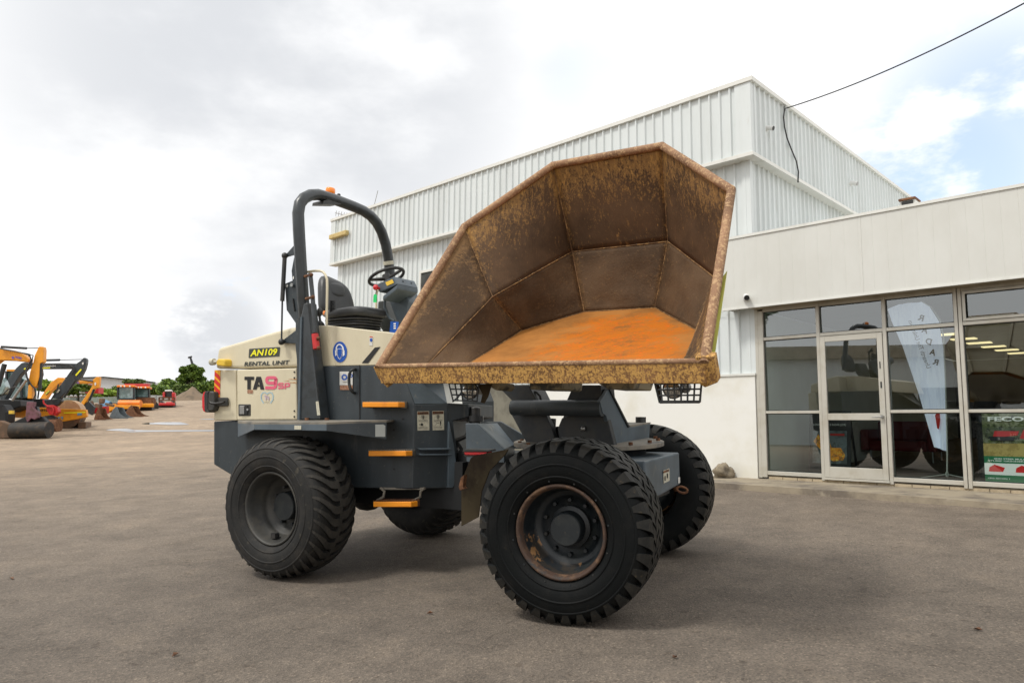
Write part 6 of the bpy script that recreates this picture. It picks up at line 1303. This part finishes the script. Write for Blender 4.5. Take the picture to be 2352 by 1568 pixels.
# rim: rounded bar mitred round the mouth
mb = MB()
for i, (a, b) in enumerate(zip(RIM, RIM[1:])):
    a, b = K(*a), K(*b); mb.tube([a, b], .030, 12)
for p in RIM[1:-1]: mb.ball(K(*p), .0305, seg=12)
mb.build('rim', M['skiprim'], skn)
mb = MB(); pa, pb = K(*RIM[0])+sw_*.01, K(*RIM[-1])+sw_*.01; dn = -sw_*.118-sv*.02
mb.prism([pa, pb, pb+dn, pa+dn], sv*.035); lip = mb.build('lip_plate', M['skiplip'], skn, bevel=.006)
mb = MB(); mb.tube([pa+sv*.012-sw_*.0, pb+sv*.012], .017, 8); mb.build('lip_edge', M['skiprim'], lip)
mb = MB(); mb.prism([pa+su*.0, pa-su*.045-sw_*.0, pa-su*.03-sw_*.09, pa+su*.03-sw_*.16, pa+su*.06-sw_*.128, pa+su*.035-sw_*.05], sv*.06); mb.prism([pb+su*.055+sw_*.03, pb-su*.045+sw_*.03, pb-su*.05-sw_*.125, pb-su*.02-sw_*.15, pb+su*.055-sw_*.12], sv*.07-su*.0); mb.build('lip_cheek', M['skiplip'], lip, bevel=.006)
mb = MB()
def ws(a, b): A__, B__ = K(*a), K(*b); pts = [A__.lerp(B__, i/10)+V((mn.noise(A__+V((i, 0, 0))), mn.noise(A__+V((0, i, 0))), 0))*.003 for i in range(11)]; mb.tube(pts, .0055, 5)
for i in range(1, 5): ws(RIM[i], MID[i]); ws(MID[i], FLO[i])
for i in range(0, 5): ws(MID[i], MID[i+1])
for i in range(0, 5): ws(FLO[i], FLO[i+1])
mb.build('weld_seam', M['weld'], skn)
# cream brackets under the skip
M['creamdirty'] = mat('grubby_cream_paint', (.27, .23, .15), .6, col2=(.05, .05, .045), scale=7, lo=.46, hi=.58)
def BP(x, y, l=0.): return onp(x, y, (so+bk0*(.30+l), bk0))
mb = MB(); mb.prism([BP(x, y) for x, y in [(1215, 872), (1292, 872), (1290, 893), (1284, 895), (1216, 894)]], bk0*.3); mb.prism([BP(x, y) for x, y in [(1360, 872), (1462, 872), (1455, 893), (1395, 893)]], bk0*.3); mb.prism([BP(x, y, -.1) for x, y in [(1108, 878), (1146, 878), (1148, 888), (1140, 897)]], bk0*.2); mb.build('underside_bracket', M['creamdirty'], skn, bevel=.008)
# work lamps in wire guards
def lamp(cx, cy, r, Y, cage, plate, label):
    c = atY(cx, cy, Y); k = Y/F; t = node('work_lamp', c, skn); t['label'] = label; n = V((-cx*0-.25, -1, .02)).normalized()
    mb = MB(); mb.lathe(c, n, [(0, -r*k*1.1), (r*k*.6, -r*k*1.0), (r*k*.95, -r*k*.3), (r*k, 0), (r*k*.93, r*k*.1)], 24); mb.build('lamp_bowl', M['black'], t)
    mb = MB(); mb.lathe(c, n, [(r*k*.92, .0), (r*k*.85, r*k*.18), (r*k*.5, r*k*.32), (0, r*k*.38)], 24); mb.build('lamp_lens', M['mirrorlamp'], t)
    mb = MB(); mb.ball(c+V((r*k*1.25, .02, r*k*.15)), r*k*.75, (.8, .6, .8)); mb.build('indicator_lamp', M['lens'], t)
    mb = MB()
    for pts in cage: mb.tube([atY(x, y, Y-dy) for x, y, dy in pts], .0055, 6)
    mb.build('wire_guard', M['blacksteel'], t)
    mb = MB(); mb.prism([atY(x, y, Y-.05+dy) for x, y, dy in plate], (0, .012, 0)); mb.build('lamp_bracket', M['flap'], t, bevel=.003)
YL, YR = 4.95, 4.15
g = []
for i in range(6): g.append([(1030+i*14, 876, .12), (1041+i*11, 921, .1)])
for j in range(4): g.append([(1031+j*3, 880+j*13, .12), (1103-j*2, 882+j*13, .10)])
g.append([(1040, 922, .08), (1052, 912, .02), (1060, 900, -.05)])
lamp(1079.8, 897, 20, YL, g, [(1096, 882, 0), (1130, 882, 0), (1122, 910, 0), (1113, 926, 0), (1104, 924, 0), (1108, 905, 0)], 'left work lamp in wire guard under the skip')
g = []
for i in range(7): g.append([(1516+i*16, 873, .10), (1521+i*14.5, 923, .1)])
for j in range(4): g.append([(1508+j*3, 882+j*13, .10), (1612-j*1.5, 879+j*14, .1)])
g += [[(1502, 872, .05), (1515, 925, .05)], [(1516, 924.5, .1), (1607, 924, .1)], [(1612, 872, .1), (1607, 924, .1)]]
lamp(1546, 892, 24, YR, g, [(1501, 872, 0), (1512, 872, 0), (1523, 922, 0), (1515, 926, 0)], 'right work lamp in wire guard under the skip')
# ------------------------------------------------------------------ daylight
SUN_EL, SUN_AZ = R_(56), R_(240)        # azimuth measured from +Y, clockwise
sd = V((math.sin(SUN_AZ)*math.cos(SUN_EL), math.cos(SUN_AZ)*math.cos(SUN_EL), math.sin(SUN_EL)))
sun = bpy.data.lights.new('sun', 'SUN'); sun.energy = 2.2; sun.angle = R_(11); sun.color = (1., .96, .89)
so_ = bpy.data.objects.new('sun', sun); C.objects.link(so_); so_.rotation_euler = (-sd).to_track_quat('-Z', 'Y').to_euler(); so_.location = (0, 0, 30)
w = bpy.data.worlds.new('World'); bpy.context.scene.world = w; w.use_nodes = True; nt = w.node_tree; N = nt.nodes; L = nt.links
bg = N['Background']; bg.inputs['Strength'].default_value = .1
sky = N.new('ShaderNodeTexSky'); sky.sky_type = 'NISHITA'; sky.sun_disc = False; sky.sun_elevation = SUN_EL; sky.sun_rotation = SUN_AZ; sky.altitude = 50; sky.air_density = 1.2; sky.dust_density = 1.5
tc = N.new('ShaderNodeTexCoord'); gen = tc.outputs['Generated']
def noise(sc, det, vec, ro=.55):
    n = N.new('ShaderNodeTexNoise'); n.inputs['Scale'].default_value = sc; n.inputs['Detail'].default_value = det; n.inputs['Roughness'].default_value = ro; L.new(vec, n.inputs['Vector']); return n.outputs['Fac']
def mth(op, a, b=None, c=None, clamp=False):
    n = N.new('ShaderNodeMath'); n.operation = op; n.use_clamp = clamp
    for i, v in enumerate((a, b, c)):
        if v is None: continue
        if isinstance(v, (int, float)): n.inputs[i].default_value = v
        else: L.new(v, n.inputs[i])
    return n.outputs[0]
def mr(x, lo, hi):
    n = N.new('ShaderNodeMapRange'); n.interpolation_type = 'SMOOTHSTEP'; n.inputs[1].default_value = lo; n.inputs[2].default_value = hi; L.new(x, n.inputs[0]); return n.outputs[0]
def lobe(x, y, wide):
    d = ray(x, y).normalized(); n = N.new('ShaderNodeVectorMath'); n.operation = 'DOT_PRODUCT'; n.inputs[1].default_value = d; L.new(gen, n.inputs[0]); return mr(n.outputs['Value'], math.cos(R_(wide)), math.cos(R_(wide*.15)))
def mixc(f, a, b):
    x = N.new('ShaderNodeMix'); x.data_type = 'RGBA'
    for i, v in ((0, f), (6, a), (7, b)):
        if isinstance(v, tuple): x.inputs[i].default_value = (*v, 1)
        else: L.new(v, x.inputs[i])
    return x.outputs[2]
mp = N.new('ShaderNodeMapping'); mp.inputs['Scale'].default_value = (1, 1, 2.0); L.new(gen, mp.inputs['Vector'])
n1 = noise(2.6, 8, mp.outputs[0]); n2 = noise(5.5, 6, mp.outputs[0], .6); n3 = noise(1.3, 4, mp.outputs[0])
# grey undersides: a broad veil upper left, a low bank by the machine's rear
grey = mth('MULTIPLY', lobe(640, 150, 27), mr(n1, .22, .60)); low = mth('MULTIPLY', lobe(500, 765, 6), mr(n2, .30, .52)); back = mr(mth('MULTIPLY_ADD', n3, 1., 0), .42, .62)
g = mth('MAXIMUM', mth('MAXIMUM', grey, mth('MULTIPLY', low, 1.)), mth('MULTIPLY', back, .30))
cloud = mixc(g, (13.2, 13.15, 13.05), (7.7, 7.9, 8.25))
lobes = mth('MAXIMUM', mth('MAXIMUM', lobe(2180, 410, 9), mth('MULTIPLY', lobe(2310, 330, 11), .9)), mth('MULTIPLY', lobe(1360, 170, 5), .35))
hole = mth('MULTIPLY', lobes, mr(n2, .34, .52)); tiny = mth('MULTIPLY', lobe(545, 660, 1.6), mr(noise(40, 4, mp.outputs[0]), .45, .75)); hole = mth('MAXIMUM', hole, mth('MULTIPLY', tiny, .8))
blue = N.new('ShaderNodeMix'); blue.data_type = 'RGBA'; blue.blend_type = 'MULTIPLY'; blue.inputs[0].default_value = 1; L.new(sky.outputs[0], blue.inputs[6]); blue.inputs[7].default_value = (2.6, 2.3, 2.2, 1)
skyb = mixc(.62 if False else mth('ADD', .45, 0), blue.outputs[2], (6.9, 8.9, 12.6))
fin = mixc(mth('MULTIPLY', hole, .9), cloud, skyb)
L.new(fin, bg.inputs['Color'])
sc = bpy.context.scene
sc.view_settings.view_transform = 'Standard'; sc.view_settings.look = 'None'; sc.view_settings.exposure = 0; sc.view_settings.gamma = 1
sc.render.engine = 'CYCLES'; sc.cycles.max_bounces = 8; sc.cycles.transparent_max_bounces = 12; sc.cycles.use_denoising = True; sc.cycles.caustics_reflective = False; sc.cycles.caustics_refractive = False
